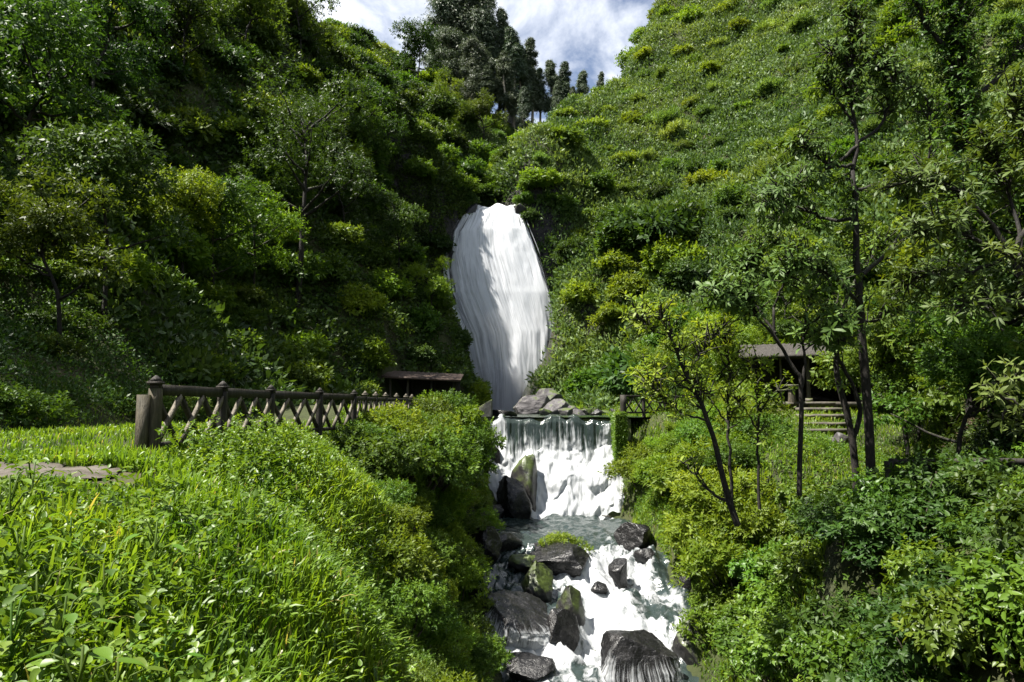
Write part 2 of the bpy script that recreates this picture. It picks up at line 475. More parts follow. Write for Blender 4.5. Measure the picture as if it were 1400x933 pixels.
# ------------------------------------------------------------------ terrain height field
class TPS:
    """thin-plate surface through surveyed points"""
    def __init__(s, pts, lam=.02):
        P = np.asarray(pts, float); s.xy = P[:, :2]; n = len(P)
        K = s._k(s.xy, s.xy) + lam * np.eye(n)
        A = np.zeros((n + 3, n + 3)); A[:n, :n] = K; A[:n, n] = 1; A[:n, n + 1:] = s.xy; A[n, :n] = 1; A[n + 1:, :n] = s.xy.T
        s.w = np.linalg.solve(A, np.concatenate([P[:, 2], [0, 0, 0]]))

    @staticmethod
    def _k(a, b):
        d2 = ((a[:, None] - b[None]) ** 2).sum(-1)
        return np.where(d2 > 1e-9, d2 * np.log(d2 + 1e-12) * .5, 0)

    def __call__(s, x, y):
        x, y = np.broadcast_arrays(np.asarray(x, float), np.asarray(y, float))
        q = np.stack([x.ravel(), y.ravel()], 1); o = np.empty(len(q))
        for i in range(0, len(q), 20000):
            c = q[i:i + 20000]
            o[i:i + 20000] = s._k(c, s.xy) @ s.w[:-3] + s.w[-3] + c @ s.w[-2:]
        return o.reshape(x.shape)


def P3(px, py, Y, dz=0):
    p = at(px, py, Y); p[2] += dz
    return tuple(p)


floor_pts = [(-14, 2, -.7), (-14, 12, -.6), (-9, 2, -.9), (-8, 6, -.85), (-8, 10, -.85), (-6.6, 10, -.82), (-5.6, 10.7, -.8), (-5.5, 15.5, -.8), (-4.7, 20, -.8), (-4, 27, -.8),
             (-2.9, 36, -.75), (-8, 20, -.7), (-8, 30, -.6), (-7, 45, -.5),
             (-5, 4, -1.25), (-3, 4, -1.55), (-1.2, 4, -2.6), (.6, 4, -5.8), (-4, 8, -1.2), (-2.5, 8, -1.9), (-1.2, 8, -3.4), (-.3, 8, -6), (-6, 0, -1.2), (-2, 0, -2.2), (0, 0, -5),
             (-4, 14, -1.1), (-2.8, 14, -2), (-1.8, 14, -4), (-1.1, 14, -7), (-3.4, 22, -1.2), (-2.3, 22, -2.9), (-1.3, 22, -6.1), (-2.6, 30, -1.1), (-1.7, 30, -3), (-.9, 30, -5.4),
             (7, 34, -.5), (9, 34, -.5), (12, 36, -.4), (16, 38, .2), (20, 40, .3), (7.6, 26, -1.7), (10, 20, -2.3), (8, 14, -2.2), (10.5, 13.5, -1.9), (15.5, 35.5, -.3), (15, 32.5, -1.2), (14.5, 30, -2.1), (13, 26, -2.5), (6.1, 30, -3), (5.8, 22, -5.4), (6.7, 22, -2.9), (5.4, 14, -5.8), (6.5, 14, -2.4),
             (4.2, 8, -5), (5, 8, -3), (6.2, 8, -2.1), (3, 4, -4.4), (4, 4, -2.8), (6, 4, -2.0), (9, 6, -1.5), (4, 0, -3.5),
             (2.2, 0, -7.8), (2.3, 6, -7.8), (2.3, 14, -7.7), (2.2, 20, -6.9), (2, 25, -5.9), (2, 30, -5.6), (2.3, 34, -5.6), (4.8, 30, -5.6), (4.8, 24, -5.9), (4.4, 18, -7.2), (0, 18, -7.2), (0, 25, -5.9), (0, 31, -5.6), (3.5, 11, -7.6), (.6, 11, -7.6),
             (40, 40, 0), (40, 5, -.5), (-40, 5, 0), (-40, 45, 0)]
T_floor = TPS(floor_pts)
left_pts = [P3(646, 552, 53, -.6), P3(622, 450, 54, -1.5), P3(576, 360, 56, -1.6), P3(500, 290, 57, -1.6), P3(462, 180, 58, -2), P3(430, 60, 60, -2), P3(400, -40, 62, -2),
            (-6, 46, -.5), (-9, 40, 0), (-9.5, 32, 0), (-9.8, 25, -.3), (-10, 19, -.4), (-10.2, 14, -.4), (-10.4, 8, -.3), (-10.5, 2, -.3),
            P3(300, 330, 36, -2.0), P3(430, 330, 44, -2.), P3(380, 200, 48, -2), P3(200, 320, 24, -2.6), P3(60, 330, 20, -2.6), P3(200, 120, 38, -2), P3(330, 100, 48, -2),
            P3(60, 120, 28, -2), P3(200, -60, 48, 0), P3(0, -60, 36, 0), (-22, 8, 11), (-22, 0, 11), (-45, 10, 32), (-45, 40, 40), (-35, 62, 44), (-25, 66, 40), (-60, 70, 55), (-2, 60, -3), (0, 56, -6), (0, 48, -8), (-4, 38, -4), (-7, 18, -4), (-7, 6, -4)]
T_left = TPS(left_pts, .05)
right_pts = [P3(690, 222, 82, -1), P3(740, 175, 86, -1), P3(826, 118, 93, -1.5), P3(868, 102, 96, -1.2), P3(893, 58, 97, -.8), P3(938, 0, 101, -.6), P3(960, -60, 106), P3(1100, -160, 110), P3(1400, -300, 110),
             P3(732, 290, 71, -.5), P3(776, 380, 66, -1), P3(790, 480, 60, -1), P3(800, 520, 57, -1), P3(772, 450, 67, -2.5), P3(745, 420, 68, -4), P3(730, 340, 70.5, -2.5), P3(850, 535, 49, -1), P3(800, 400, 62, -1), P3(900, 300, 65, -1), P3(900, 430, 54, -1), P3(800, 250, 75, -1),
             P3(1000, 200, 73, -1), P3(1000, 400, 52, -1), P3(960, 60, 92), P3(1120, 100, 74), P3(1200, 200, 55, -1), P3(1300, 50, 58, 0), P3(1400, 0, 56), P3(1150, 380, 48, -1), P3(1500, 300, 40),
             (14, 44, .2), (19, 43, .4), (21, 34, 1), (18.8, 30, 0), (16.8, 25, -1.5), (14, 20, -1.8), (12.2, 15.5, -1), (11.5, 8, -1.3), (10, 2, -1), (15, 14, 3.4), (19, 14, 8), (16, 20, 4), (20, 24, 7), (26, 30, 11), (14, 4, 3), (24, 6, 13), (38, 20, 26), (60, 40, 46),
             (10, 38, -4), (8, 28, -5), (6, 44, -5), (3, 52, -6), (0, 62, -6), (70, 90, 75), (8, 10, -5), (-4, 78, 22)]
T_right = TPS(right_pts, .05)
plat_pts = [P3(480, 70, 76, -2.5), P3(520, 75, 78, -2), P3(550, 105, 78, -2), P3(600, 155, 80, -2), P3(640, 200, 80, -1.5), P3(668, 240, 79, -1), P3(650, 290, 73, -.5), (-1.7, 71, 20.3), (-1.7, 76, 20.6), (-3.6, 71, 21), (.2, 71, 20.6), (-1, 84, 23),
            P3(650, 150, 102, -2), P3(700, 168, 108, -1), P3(600, 120, 100, -2), P3(745, 172, 112, -1), P3(560, 110, 110), P3(500, 60, 110), (-30, 120, 58), (20, 130, 52), (40, 140, 60), (0, 150, 55), (-50, 100, 60), (-22, 66, 38), (-30, 70, 42), (-15, 68, 33), (-9, 70, 28), (-60, 150, 65), (70, 150, 80), P3(480, 70, 90, -1)]
T_plat = TPS(plat_pts, .05)


def cliff_y(x):
    return np.interp(x, [-60, -24, -14, -7, -3.6, -1.7, .4, 4, 12, 60], [52, 61, 64.6, 68.4, 70.2, 71.2, 71, 72, 80, 95])


def ground(x, y, rough=True):
    x, y = np.broadcast_arrays(np.asarray(x, float), np.asarray(y, float))
    fl = np.clip(T_floor(x, y), -9, 3)
    up = sstep(34.55, 34.75, y)
    bed = np.where(y > 34.5, np.maximum(fl, np.where(np.abs(x - 2.2) < 4.2, -1.15, -.9)), fl)
    fl = np.where(y > 46, np.minimum(bed, .3), bed)
    chan = (y > 34.5) & (x > -1.4 - .02 * (y - 34)) & (x < 5.2 - .03 * (y - 34))
    fl = np.where(chan, np.minimum(fl, -1.15), fl)
    lf = np.clip(T_left(x, y), -20, 62)
    lf = np.where(x > 3, -20, lf)
    yc = np.interp(x, [-4, -1, 3.7, 12, 18, 23, 32, 60], [80, 82, 86, 93, 97, 101, 107, 125])
    rt = T_right(x, y) - 1.6 * np.maximum(0, y - yc - 1) - 1.2 * np.maximum(0, -2.5 - x)
    rt = np.clip(rt, -20, 95)
    pl = np.clip(T_plat(x, y), 0, 75)
    cy = cliff_y(x)
    pl = pl * sstep(cy - .7, cy + 1.2, y) - 12 * (1 - sstep(cy - .8, cy - .2, y))
    z = np.maximum(np.maximum(fl, lf), np.maximum(rt, pl))
    if rough:
        hill = sstep(1.5, 6, z)
        p = np.stack([x, y, z * .6], -1)
        z = z + hill * (1.25 * fbm(p / 8.0, 3, 3) + .6 * fbm(p / 2.9, 2, 9))
    return z


# sheet: fine near the valley, coarse towards the horizon
def spaced(lo, hi, c0, c1, fine, grow=1.12):
    a = list(np.arange(c0, c1, fine)); s = fine; v = a[-1]
    while v < hi: s *= grow; v += s; a.append(v)
    s = fine; v = c0
    while v > lo: s *= grow; v -= s; a.insert(0, v)
    return np.array(a)


gx = spaced(-260, 260, -32, 46, .55); gy = spaced(-60, 330, 0, 104, .55)
GX, GY = np.meshgrid(gx, gy)
GZ = ground(GX, GY)
tb = MB(); ny, nx = GX.shape
ii = (np.arange(ny - 1)[:, None] * nx + np.arange(nx - 1)[None]).ravel()
tb.add(np.stack([GX, GY, GZ], -1).reshape(-1, 3), np.stack([ii, ii + 1, ii + nx + 1, ii + nx], 1))
ter = tb.build('terrain', M['terrain'], smooth=True); tag(ter, 'steep valley sides and stream banks of dark soil and rock', kind='structure')


def gsample(x, y):
    """height of the sheet as built (bilinear on its grid)"""
    x = np.asarray(x, float); y = np.asarray(y, float)
    i = np.clip(np.searchsorted(gx, x) - 1, 0, nx - 2); j = np.clip(np.searchsorted(gy, y) - 1, 0, ny - 2)
    fx = np.clip((x - gx[i]) / (gx[i + 1] - gx[i]), 0, 1); fy = np.clip((y - gy[j]) / (gy[j + 1] - gy[j]), 0, 1)
    return (GZ[j, i] * (1 - fx) + GZ[j, i + 1] * fx) * (1 - fy) + (GZ[j + 1, i] * (1 - fx) + GZ[j + 1, i + 1] * fx) * fy


def gnormal(x, y, e=.5):
    dx = (gsample(x + e, y) - gsample(x - e, y)) / (2 * e); dy = (gsample(x, y + e) - gsample(x, y - e)) / (2 * e)
    return norm(np.stack([-dx, -dy, np.ones_like(dx)], -1)), np.sqrt(1 + dx * dx + dy * dy)


def visible(P, lift=1.0):
    """is a point (raised by lift) seen from where the photographer stood, over the terrain?"""
    P = np.asarray(P, float) + np.array([0, 0, lift])
    ok = np.ones(len(P), bool)
    for t in np.linspace(.04, .985, 70):
        q = P * t
        ok &= gsample(q[:, 0], q[:, 1]) < q[:, 2] + .35
    return ok


# ------------------------------------------------------------------ sky, sun, camera
SUN = norm(np.array([-.462, -.11, .88]))
cam_d = bpy.data.cameras.new('camera'); cam = bpy.data.objects.new('camera', cam_d); link(cam)
cam_d.sensor_width = 36; cam_d.lens = 24; cam_d.clip_start = .05; cam_d.clip_end = 2000
cam.location = (0, 0, 0); cam.rotation_euler = (math.pi / 2 + PITCH, 0, 0)
sc.camera = cam
sd = bpy.data.lights.new('sun', 'SUN'); so = bpy.data.objects.new('sun', sd); link(so)
sd.energy = 5.0; sd.angle = math.radians(.5); sd.color = (1, .95, .86)
so.rotation_euler = Vector(SUN).to_track_quat('Z', 'Y').to_euler()
so.location = (-30, -10, 90)

w = bpy.data.worlds.new('World'); sc.world = w; w.use_nodes = True
nt = w.node_tree
for n in list(nt.nodes): nt.nodes.remove(n)
wo = nt.nodes.new('ShaderNodeOutputWorld'); bg = nt.nodes.new('ShaderNodeBackground'); bg.inputs[1].default_value = .05
sky = nt.nodes.new('ShaderNodeTexSky'); sky.sky_type = 'NISHITA'; sky.sun_disc = False
sky.sun_elevation = math.asin(SUN[2]); sky.sun_rotation = math.atan2(SUN[0], SUN[1]); sky.altitude = 2500
tc = nt.nodes.new('ShaderNodeTexCoord'); mp = nt.nodes.new('ShaderNodeMapping'); mp.inputs['Scale'].default_value = (1, 1, 2.2); mp.inputs['Location'].default_value = (.35, .1, .2)
nt.links.new(tc.outputs['Generated'], mp.inputs[0])
n1 = noise(nt, 3.1, mp.outputs[0], 9, .58, .5)
cr = ramp(nt, n1.outputs['Fac'], [(.45, .08), (.62, 1.0)])
mx = nt.nodes.new('ShaderNodeMix'); mx.data_type = 'RGBA'
nt.links.new(cr.outputs[0], mx.inputs[0]); nt.links.new(sky.outputs[0], mx.inputs[6]); mx.inputs[7].default_value = (9.4, 9.6, 10.0, 1)
nt.links.new(mx.outputs[2], bg.inputs[0]); nt.links.new(bg.outputs[0], wo.inputs[0])

sc.view_settings.view_transform = 'Standard'; sc.view_settings.look = 'None'; sc.view_settings.gamma = 1
sc.view_settings.use_curve_mapping = False; sc.view_settings.exposure = 1.75
cy = sc.cycles
cy.max_bounces = 6; cy.diffuse_bounces = 3; cy.glossy_bounces = 2; cy.transmission_bounces = 3; cy.transparent_max_bounces = 12; cy.volume_bounces = 0
cy.caustics_reflective = False; cy.caustics_refractive = False; cy.sample_clamp_indirect = 4
cy.use_denoising = True

#PART2
# ================================================================== water
SZ_Y = [6, 14, 17.3, 18.9, 20.3, 21.9, 23.4, 24.8, 26.3, 34.2]
SZ_Z = [-7.5, -7.35, -7.08, -6.9, -6.3, -6.0, -5.6, -5.15, -5.04, -5.0]


def sz(y): return np.interp(y, SZ_Y, SZ_Z)


def on_stream(px, py):
    lo, hi = 12.0, 33.8
    for _ in range(40):
        m = (lo + hi) / 2
        if at(px, py, m)[2] - sz(m) > 0: lo = m     # ray still above the water
        else: hi = m
    return at(px, py, (lo + hi) / 2)


def grid_quads(nu, nv):
    i = (np.arange(nv - 1)[:, None] * nu + np.arange(nu - 1)[None]).ravel()
    return np.stack([i, i + 1, i + nu + 1, i + nu], 1)


xs = np.arange(-2.6, 7.2, .07); ys = np.arange(11, 34.1, .07)
X, Y = np.meshgrid(xs, ys)
p = np.stack([X, Y, 0 * X], -1)
Yw = Y + .55 * vnoise(p * .8, 41) + .5 * np.sin(X * 1.3 + 1)
Z = sz(Yw)
slope = np.abs(np.gradient(sz(np.linspace(11, 34.1, 400)), np.linspace(11, 34.1, 400)))
sl = np.interp(Yw, np.linspace(11, 34.1, 400), slope)
tur = sstep(.05, .35, sl)
base = np.exp(-((Y - 33) / 1.6) ** 2)                 # churned water under the weir
chute = np.exp(-((X - 2.9) / 1.5) ** 2)
calm = np.exp(-((Y - 28.3) / 2.3) ** 2) * .28
left_arm = sstep(1.4, .2, X) * sstep(20.0, 21.5, Y)
q = p * np.array([1, .7, 1])
foam = .07 + .46 * tur + .6 * base + .36 * chute * (Y < 27) + .30 * fbm(q * np.array([1.6, .8, 1]), 5, 51) - calm - .33 * left_arm + .22 * sstep(20.2, 18.8, Y)
amp = .07 + .27 * tur + .16 * base + .05 * chute
Z = Z + amp * fbm(q * 1.7, 4, 61) + .5 * amp * np.abs(vnoise(q * 5.5, 71)) + .12 * tur * np.abs(fbm(q * 2.3, 3, 77))
mb = MB(); mb.add(np.stack([X, Y, Z], -1).reshape(-1, 3), grid_quads(len(xs), len(ys)), None, np.clip(foam, 0, 1).ravel())
o = mb.build('stream', M['stream'], smooth=True); tag(o, 'foaming white stream tumbling between dark boulders', kind='structure')

# pool between the weir and the fall
xs = np.arange(-5.5, 9, .22); ys = np.arange(34.05, 71.5, .22); X, Y = np.meshgrid(xs, ys)
p = np.stack([X, Y, 0 * X], -1)
Z = -.56 + .02 * fbm(p * 1.4, 3, 5) + .25 * np.exp(-((Y - 66) / 3.5) ** 2) * np.abs(fbm(p * 1.1, 3, 8))
fo = np.clip(.05 + 1.0 * sstep(57, 66, Y) + .2 * fbm(p * .5, 3, 15), 0, 1)
mb = MB(); mb.add(np.stack([X, Y, Z], -1).reshape(-1, 3), grid_quads(len(xs), len(ys)), None, fo.ravel())
o = mb.build('pool', M['pool'], smooth=True); tag(o, 'dark green pool between weir and big waterfall', kind='structure')

# weir wall with the water running over it
mb = MB(); box(mb, (2.2, 34.42, -3.3), (7.4, .6, 5.3)); mb.build
root = mb.build('weir', M['concrete']); tag(root, 'low dam wall hidden under a broad curtain of falling water', 'weir')
nu, nv = 240, 110
U, T = np.meshgrid(np.linspace(0, 1, nu), np.linspace(0, 1, nv))
xx = -1.1 + 6.45 * U
prof = np.array([[34.7, -.545], [34.35, -.56], [34.08, -.62], [33.95, -.85], [33.86, -1.5], [33.74, -2.15], [33.25, -2.75], [32.6, -3.5], [32.0, -4.4], [31.3, -5.12]])
tt = np.linspace(0, 1, len(prof))
yy = np.interp(T, tt, prof[:, 0]); zz = np.interp(T, tt, prof[:, 1])
pp = np.stack([xx * 1.0, T * 6, 0 * T], -1)
edge = .07 * vnoise(np.stack([xx * 1.7, 0 * xx, 0 * xx + 3], -1), 5) + .07 * vnoise(np.stack([xx * 6, 0 * xx, 0 * xx + 3], -1), 6) - .10 * sstep(.6, 1, U) + .05 * sstep(.25, .1, U)
low = sstep(.36 + edge, .8 + edge, T)
yy = yy - low * (.45 * np.abs(fbm(pp * .9, 4, 21)) + .10 * fbm(pp * 2.7, 3, 23)) - (1 - low) * .05 * sstep(.2, .4, T) * vnoise(np.stack([xx * 7, T * 2, 0 * T], -1), 33)
zz = zz + low * .42 * fbm(pp * 1.1, 3, 25)
zz = zz + (1 - sstep(.25, .45, T)) * .13 * fbm(np.stack([xx * 2.2, 0 * xx, 0 * xx], -1), 4, 91)
fr = .12 * vnoise(np.stack([xx * 1.6, T * 1.2, 0 * T], -1), 37) + .20 * sstep(.12, .4, T) + .10 + .75 * low
larm = np.exp(-((U - .05 - .07 * T) / .045) ** 2); fr = fr + .7 * larm
gap = np.exp(-((U - .15 - .04 * T) / .05) ** 2) * (1 - sstep(.55, .7, T)); fr = fr - .2 * gap
fr = fr + .16 * sstep(.85, .97, U)
mb = MB(); mb.add(np.stack([xx, yy, zz], -1).reshape(-1, 3), grid_quads(nu, nv), None, np.clip(fr, 0, 1).ravel())
o = mb.build('water_curtain', M['weirfall'], smooth=True, uv=np.stack([U, T, 0 * T], -1).reshape(-1, 3)); tag(o, 'clear sheet breaking into white froth over the weir', kind='structure')

# the big fall: three broken sheets, one behind the other
Lq = np.array([[640, 283, 71.6], [628, 290, 70.6], [607, 318, 69.6], [600, 350, 69.0], [606, 400, 68.3], [634, 460, 67.8], [648, 520, 67.4], [650, 566, 67.2]])
Rq = np.array([[709, 279, 71.6], [713, 285, 70.4], [724, 312, 69.4], [739, 350, 68.8], [754, 400, 68.1], [762, 450, 67.6], [760, 505, 67.2], [758, 566, 67.0]])
L3 = np.array([at(*r) for r in Lq]); R3 = np.array([at(*r) for r in Rq])
fall_root = None
for layer in range(3):
    nu, nv = 90, 150
    u, t = np.linspace(0, 1, nu), np.linspace(0, 1, nv)
    tk = np.linspace(0, 1, len(Lq))
    l = np.stack([np.interp(t, tk, L3[:, k]) for k in range(3)], -1); r = np.stack([np.interp(t, tk, R3[:, k]) for k in range(3)], -1)
    Pn = l[:, None] * (1 - u)[None, :, None] + r[:, None] * u[None, :, None]
    U, T = np.meshgrid(u, t)
    n_ = np.stack([U * 9 + layer * 7, T * 5, 0 * U], -1)
    Pn[..., 1] += -.9 * np.sin(U * math.pi) * T ** .5 + .55 * layer + .16 * fbm(n_, 4, 31 + layer) * sstep(0, .2, T)
    Pn[..., 2] += .22 * fbm(np.stack([U * 5, 0 * U, 0 * U], -1), 3, 63) * sstep(.12, 0, T)
    Pn[..., 0] += .2 * fbm(n_ * .6, 3, 35) * sstep(.1, .4, T)
    e = np.minimum(U, 1 - U)
    core = np.exp(-((U - .78 - .08 * T) / .16) ** 2)
    fr = [.40, .52, .72][layer] + .30 * core - .75 * sstep(.13, .0, e + .13 * fbm(n_ * np.array([3.2, .8, 1]), 4, 3 + layer)) + .10 * sstep(.3, 0, T) + .16 * fbm(n_ * np.array([.7, .5, 1]), 3, 47 + layer)
    mb = MB(); mb.add(Pn.reshape(-1, 3), grid_quads(nu, nv), None, np.clip(fr, 0, 1).ravel())
    o = mb.build('waterfall' if layer == 0 else 'falling_sheet', M['fall'], fall_root, smooth=True, uv=np.stack([U + layer * .37, T + layer * .2, 0 * T], -1).reshape(-1, 3))
    if layer == 0:
        fall_root = o; tag(o, 'tall white waterfall plunging down the dark gorge', kind='structure')


# ================================================================== boulders
def rock_shape(d, seed, planes=16, cut=(.5, .88), nz=.05):
    r = np.random.default_rng(seed)
    p = d * (1 + .12 * fbm(d * 1.3 + seed, 2, seed)[..., None])
    for _ in range(planes):
        n = norm(r.normal(0, 1, 3)); k = r.uniform(*cut)
        e = p @ n - k
        p = p - np.maximum(e, 0)[..., None] * n * .93
    return p * (1 + nz * fbm(p * 3.1 + seed, 4, seed + 1)[..., None] + .03 * (np.abs(fbm(p * 7 + seed, 4, seed + 2))[..., None] - .3))


def sphere_dirs(nu=44, nv=26):
    v = np.linspace(0, math.pi, nv)[1:-1]; u = np.arange(nu) * 2 * math.pi / nu
    V, U = np.meshgrid(v, u, indexing='ij')
    d = np.stack([np.sin(V) * np.cos(U), np.sin(V) * np.sin(U), np.cos(V)], -1).reshape(-1, 3)
    d = np.concatenate([d, [[0, 0, 1], [0, 0, -1]]])
    q, t = [], []
    for i in range(nv - 3):
        for j in range(nu): q.append((i * nu + j, (i + 1) * nu + j, (i + 1) * nu + (j + 1) % nu, i * nu + (j + 1) % nu))
    T_, B_ = len(d) - 2, len(d) - 1
    for j in range(nu):
        t.append((T_, j, (j + 1) % nu)); t.append((B_, (nv - 3) * nu + (j + 1) % nu, (nv - 3) * nu + j))
    return d, q, t


SD = sphere_dirs()
SDF = sphere_dirs(110, 64)


def boulder(px, py, wpx, hpx, label, mat='rock', seed=1, base=None, deep=1.0, name='boulder', rz=0.0, group=None, depth=None, planes=16):
    """px,py = foot of the stone in the photograph; widths in photo pixels give its real size"""
    b = on_stream(px, py) if base is None else np.asarray(base, float)
    k = b[1] / F
    w, h = wpx * k / 2 * 1.08, hpx * k / 2 * 1.05
    dp = (depth or max(w, .7 * h) * deep)
    SX = SDF if wpx > 45 else SD
    v = rock_shape(SX[0], seed, planes) * np.array([w * 1.12, dp * 1.1, h * 1.5])
    c, s = math.cos(rz), math.sin(rz)
    v = v @ np.array([[c, s, 0], [-s, c, 0], [0, 0, 1]])
    mb = MB(); mb.add(v, SX[1], SX[2])
    o = mb.build(name, M[mat], smooth=True)
    me = o.data
    try: me.set_sharp_from_angle(angle=math.radians(38))
    except Exception: pass
    o.location = (b[0], b[1] + dp * .45, b[2] + h * .62)
    tag(o, label, 'boulder' if name == 'boulder' else 'rock', group)
    return o, (w, dp, h), seed


GS = 'boulders in the stream'
veiled = []
veiled.append(boulder(880, 938, 96, 64, 'big domed black boulder in the foreground with thin water running down its face', 'rock', 3, group=GS)); 
veiled.append(boulder(706, 888, 100, 66, 'large dark block under a curtain of thin falls left of the stream', 'rock', 14, group=GS))
boulder(764, 893, 56, 50, 'wet dark stone at the foot of the left water curtain', 'rock', 21, group=GS)
boulder(722, 934, 62, 34, 'pointed black stone at the bottom edge of the stream', 'rock', 8, group=GS)
plant_rock = boulder(765, 785, 104, 36, 'wide flat black boulder carrying a bright green plant cushion', 'rock', 27, group=GS, planes=12)
boulder(733, 822, 54, 46, 'moss covered boulder leaning beside the left water curtain', 'mossrock', 33, group=GS, rz=.5)
boulder(848, 797, 30, 30, 'small round black stone alone in the white rapids', 'rock', 41, group=GS)
boulder(782, 850, 36, 38, 'small mossy stone just right of the left water curtain', 'mossrock', 46, group=GS)
boulder(722, 690, 42, 74, 'tall squared brown stone left of the weir froth', 'mossrock', 51, base=(.62, 32.2, -5.1), group=GS)
boulder(698, 690, 50, 58, 'sloping dark slab between two rivulets below the weir', 'rock', 57, base=(.05, 31.3, -5.1), group=GS)
boulder(688, 655, 26, 30, 'small dark stone stacked at the left foot of the weir', 'rock', 63, base=(-.35, 32.6, -4.4), group=GS)
boulder(872, 752, 52, 34, 'dark sloping slab at the right edge of the calm pool below the weir', 'rock', 66, group=GS, rz=-.4)
boulder(944, 812, 36, 44, 'dark wet stone at right bank beside the rapids', 'rock', 71, group=GS)
boulder(952, 915, 56, 60, 'shaded mossy boulder under leaves at the right bank, nearest the camera', 'mossrock', 75, group=GS)
boulder(662, 770, 50, 40, 'flat dark ledge at left bank below the grass tuft', 'rock', 82, group=GS)
boulder(690, 752, 44, 22, 'low black shelf upstream of the flat boulder with the plant', 'rock', 88, group=GS, planes=12)
boulder(720, 782, 40, 26, 'small mossy shelf touching the left of the flat black boulder', 'mossrock', 91, group=GS)
boulder(660, 860, 40, 60, 'dark bank stone left of the water curtain block', 'rock', 95, group=GS)
boulder(842, 690, 30, 46, 'square dark stone at the right foot of the weir', 'mossrock', 99, base=(5.35, 32.9, -5.1), group=GS)
boulder(680, 690, 34, 24, 'black stone in shade at left end of the calm pool', 'rock', 104, base=(-.75, 31, -5.1), group=GS)
boulder(886, 775, 30, 26, 'small stone half under leaves beside the right rapids', 'rock', 108, group=GS)
boulder(820, 812, 22, 14, 'little black stone barely breaking the white rapids', 'rock', 112, group=GS)
boulder(0, 0, 26, 22, 'dark rock on the left lip of the waterfall', 'rock', 230, base=at(643, 296, 70.3), name='lip_rock', depth=1.2)
boulder(0, 0, 18, 16, 'dark rock on the right lip of the waterfall', 'mossrock', 233, base=at(712, 290, 70.2), name='lip_rock', depth=1.0)
GP = 'rocks at the pool below the waterfall'
boulder(0, 0, 66, 28, 'big grey rock with mossy top at the foot of the waterfall', 'palerock', 121, base=at(727, 566, 47) * 1.0, group=GP, depth=1.6)
boulder(0, 0, 42, 20, 'grey broken rock right of the big mossy rock by the pool', 'palerock', 124, base=at(762, 567, 45.5), group=GP)
boulder(0, 0, 46, 34, 'grey cliff rock standing behind the pool rocks', 'palerock', 126, base=at(750, 558, 50), group=GP, depth=1.5)
boulder(0, 0, 34, 14, 'black flat rock at the left lip of the weir', 'rock', 128, base=at(688, 572, 36.5), group=GP)
for i, (px, py, w_) in enumerate([(775, 568, 22), (790, 569, 18), (803, 568, 20), (817, 569, 16), (829, 569, 18), (782, 564, 16), (745, 568, 18), (840, 567, 16)]):
    lab = ['brown flat stone', 'pale round stone', 'tan stone', 'dark stone', 'grey stone', 'small pale stone', 'wet grey stone', 'small dark stone'][i]
    boulder(0, 0, w_, w_ * .6, lab + ' in the row of stones along the pool edge behind the weir', ['palerock', 'palerock', 'mossrock', 'rock'][i % 4], 140 + i * 3, base=at(px, py + 1, 41 + (i % 3)), name='stone', group='stones along the pool edge')

# thin water over the two veiled boulders
for (o, (w_, d_, h_), seed), (a0, a1), lab in zip(veiled, ((-2.75, -.35), (-2.75, .15)), ('thin white water threads over the big domed foreground boulder', 'comb of white water threads over the left dark block')):
    nu, nv = 120, 60
    A_, E_ = np.meshgrid(np.linspace(a0, a1, nu), np.linspace(1.25, -.75, nv))
    d = np.stack([np.cos(E_) * np.cos(A_), np.cos(E_) * np.sin(A_), np.sin(E_)], -1)
    v = rock_shape(d, seed) * np.array([w_ * 1.12, d_ * 1.1, h_ * 1.5])
    T = np.linspace(0, 1, nv)[:, None] + 0 * A_; U = (A_ - a0) / (a1 - a0)
    hang = sstep(.35, 1, T)
    rad = norm(v * np.array([1, 1, 0]) + 1e-6)
    v = v * 1.03 + rad * (.05 + .16 * hang)[..., None]
    nz = np.stack([U * 16, T * 1.5, 0 * U], -1)
    v = v + rad * (.05 * vnoise(nz, 9))[..., None]
    edge = np.minimum(U, 1 - U)
    fr = .04 + .38 * sstep(.2, .6, T) + .25 * sstep(.7, 1, T) + (.16 if 'comb' in lab else 0) + .2 * vnoise(nz * np.array([.4, 1, 1]), 12) - .4 * sstep(.08, 0, edge)
    mb = MB(); mb.add(v.reshape(-1, 3), grid_quads(nu, nv), None, np.clip(fr, 0, 1).ravel())
    c = mb.build('cascade', M['veil'], smooth=True, uv=np.stack([U, T, 0 * T], -1).reshape(-1, 3)); c.location = o.location
    tag(c, lab, kind='structure')

# ================================================================== walls at the weir
def blockwall(name, label, cat, x0, x1, y0, y1, z0, z1, mat, topslope=0, lean=0, n=9, seed=0):
    U, V = np.meshgrid(np.linspace(0, 1, n), np.linspace(0, 1, n))
    mb = MB()
    def face(f):
        Pn = f(U, V); mb.add(Pn.reshape(-1, 3), grid_quads(n, n))
    def S(x, y, z):
        X_ = x0 + (x1 - x0) * x + lean * z; Y_ = y0 + (y1 - y0) * y; Z_ = z0 + (z1 + topslope * (x - .5) - z0) * z
        P_ = np.stack([X_ + 0 * Z_, Y_ + 0 * Z_, Z_ + 0 * X_], -1)
        return P_ + .07 * np.stack([fbm(P_ * 1.3, 3, seed), fbm(P_ * 1.3 + 9, 3, seed), .5 * fbm(P_ * 1.3 + 19, 3, seed)], -1)
    face(lambda a, b: S(a, 0 * a, b)); face(lambda a, b: S(1 - a, 0 * a + 1, b)); face(lambda a, b: S(0 * a, 1 - a, b)); face(lambda a, b: S(0 * a + 1, a, b)); face(lambda a, b: S(a, b, 0 * a + 1))
    o = mb.build(name, M[mat], smooth=False); tag(o, label, cat); return o


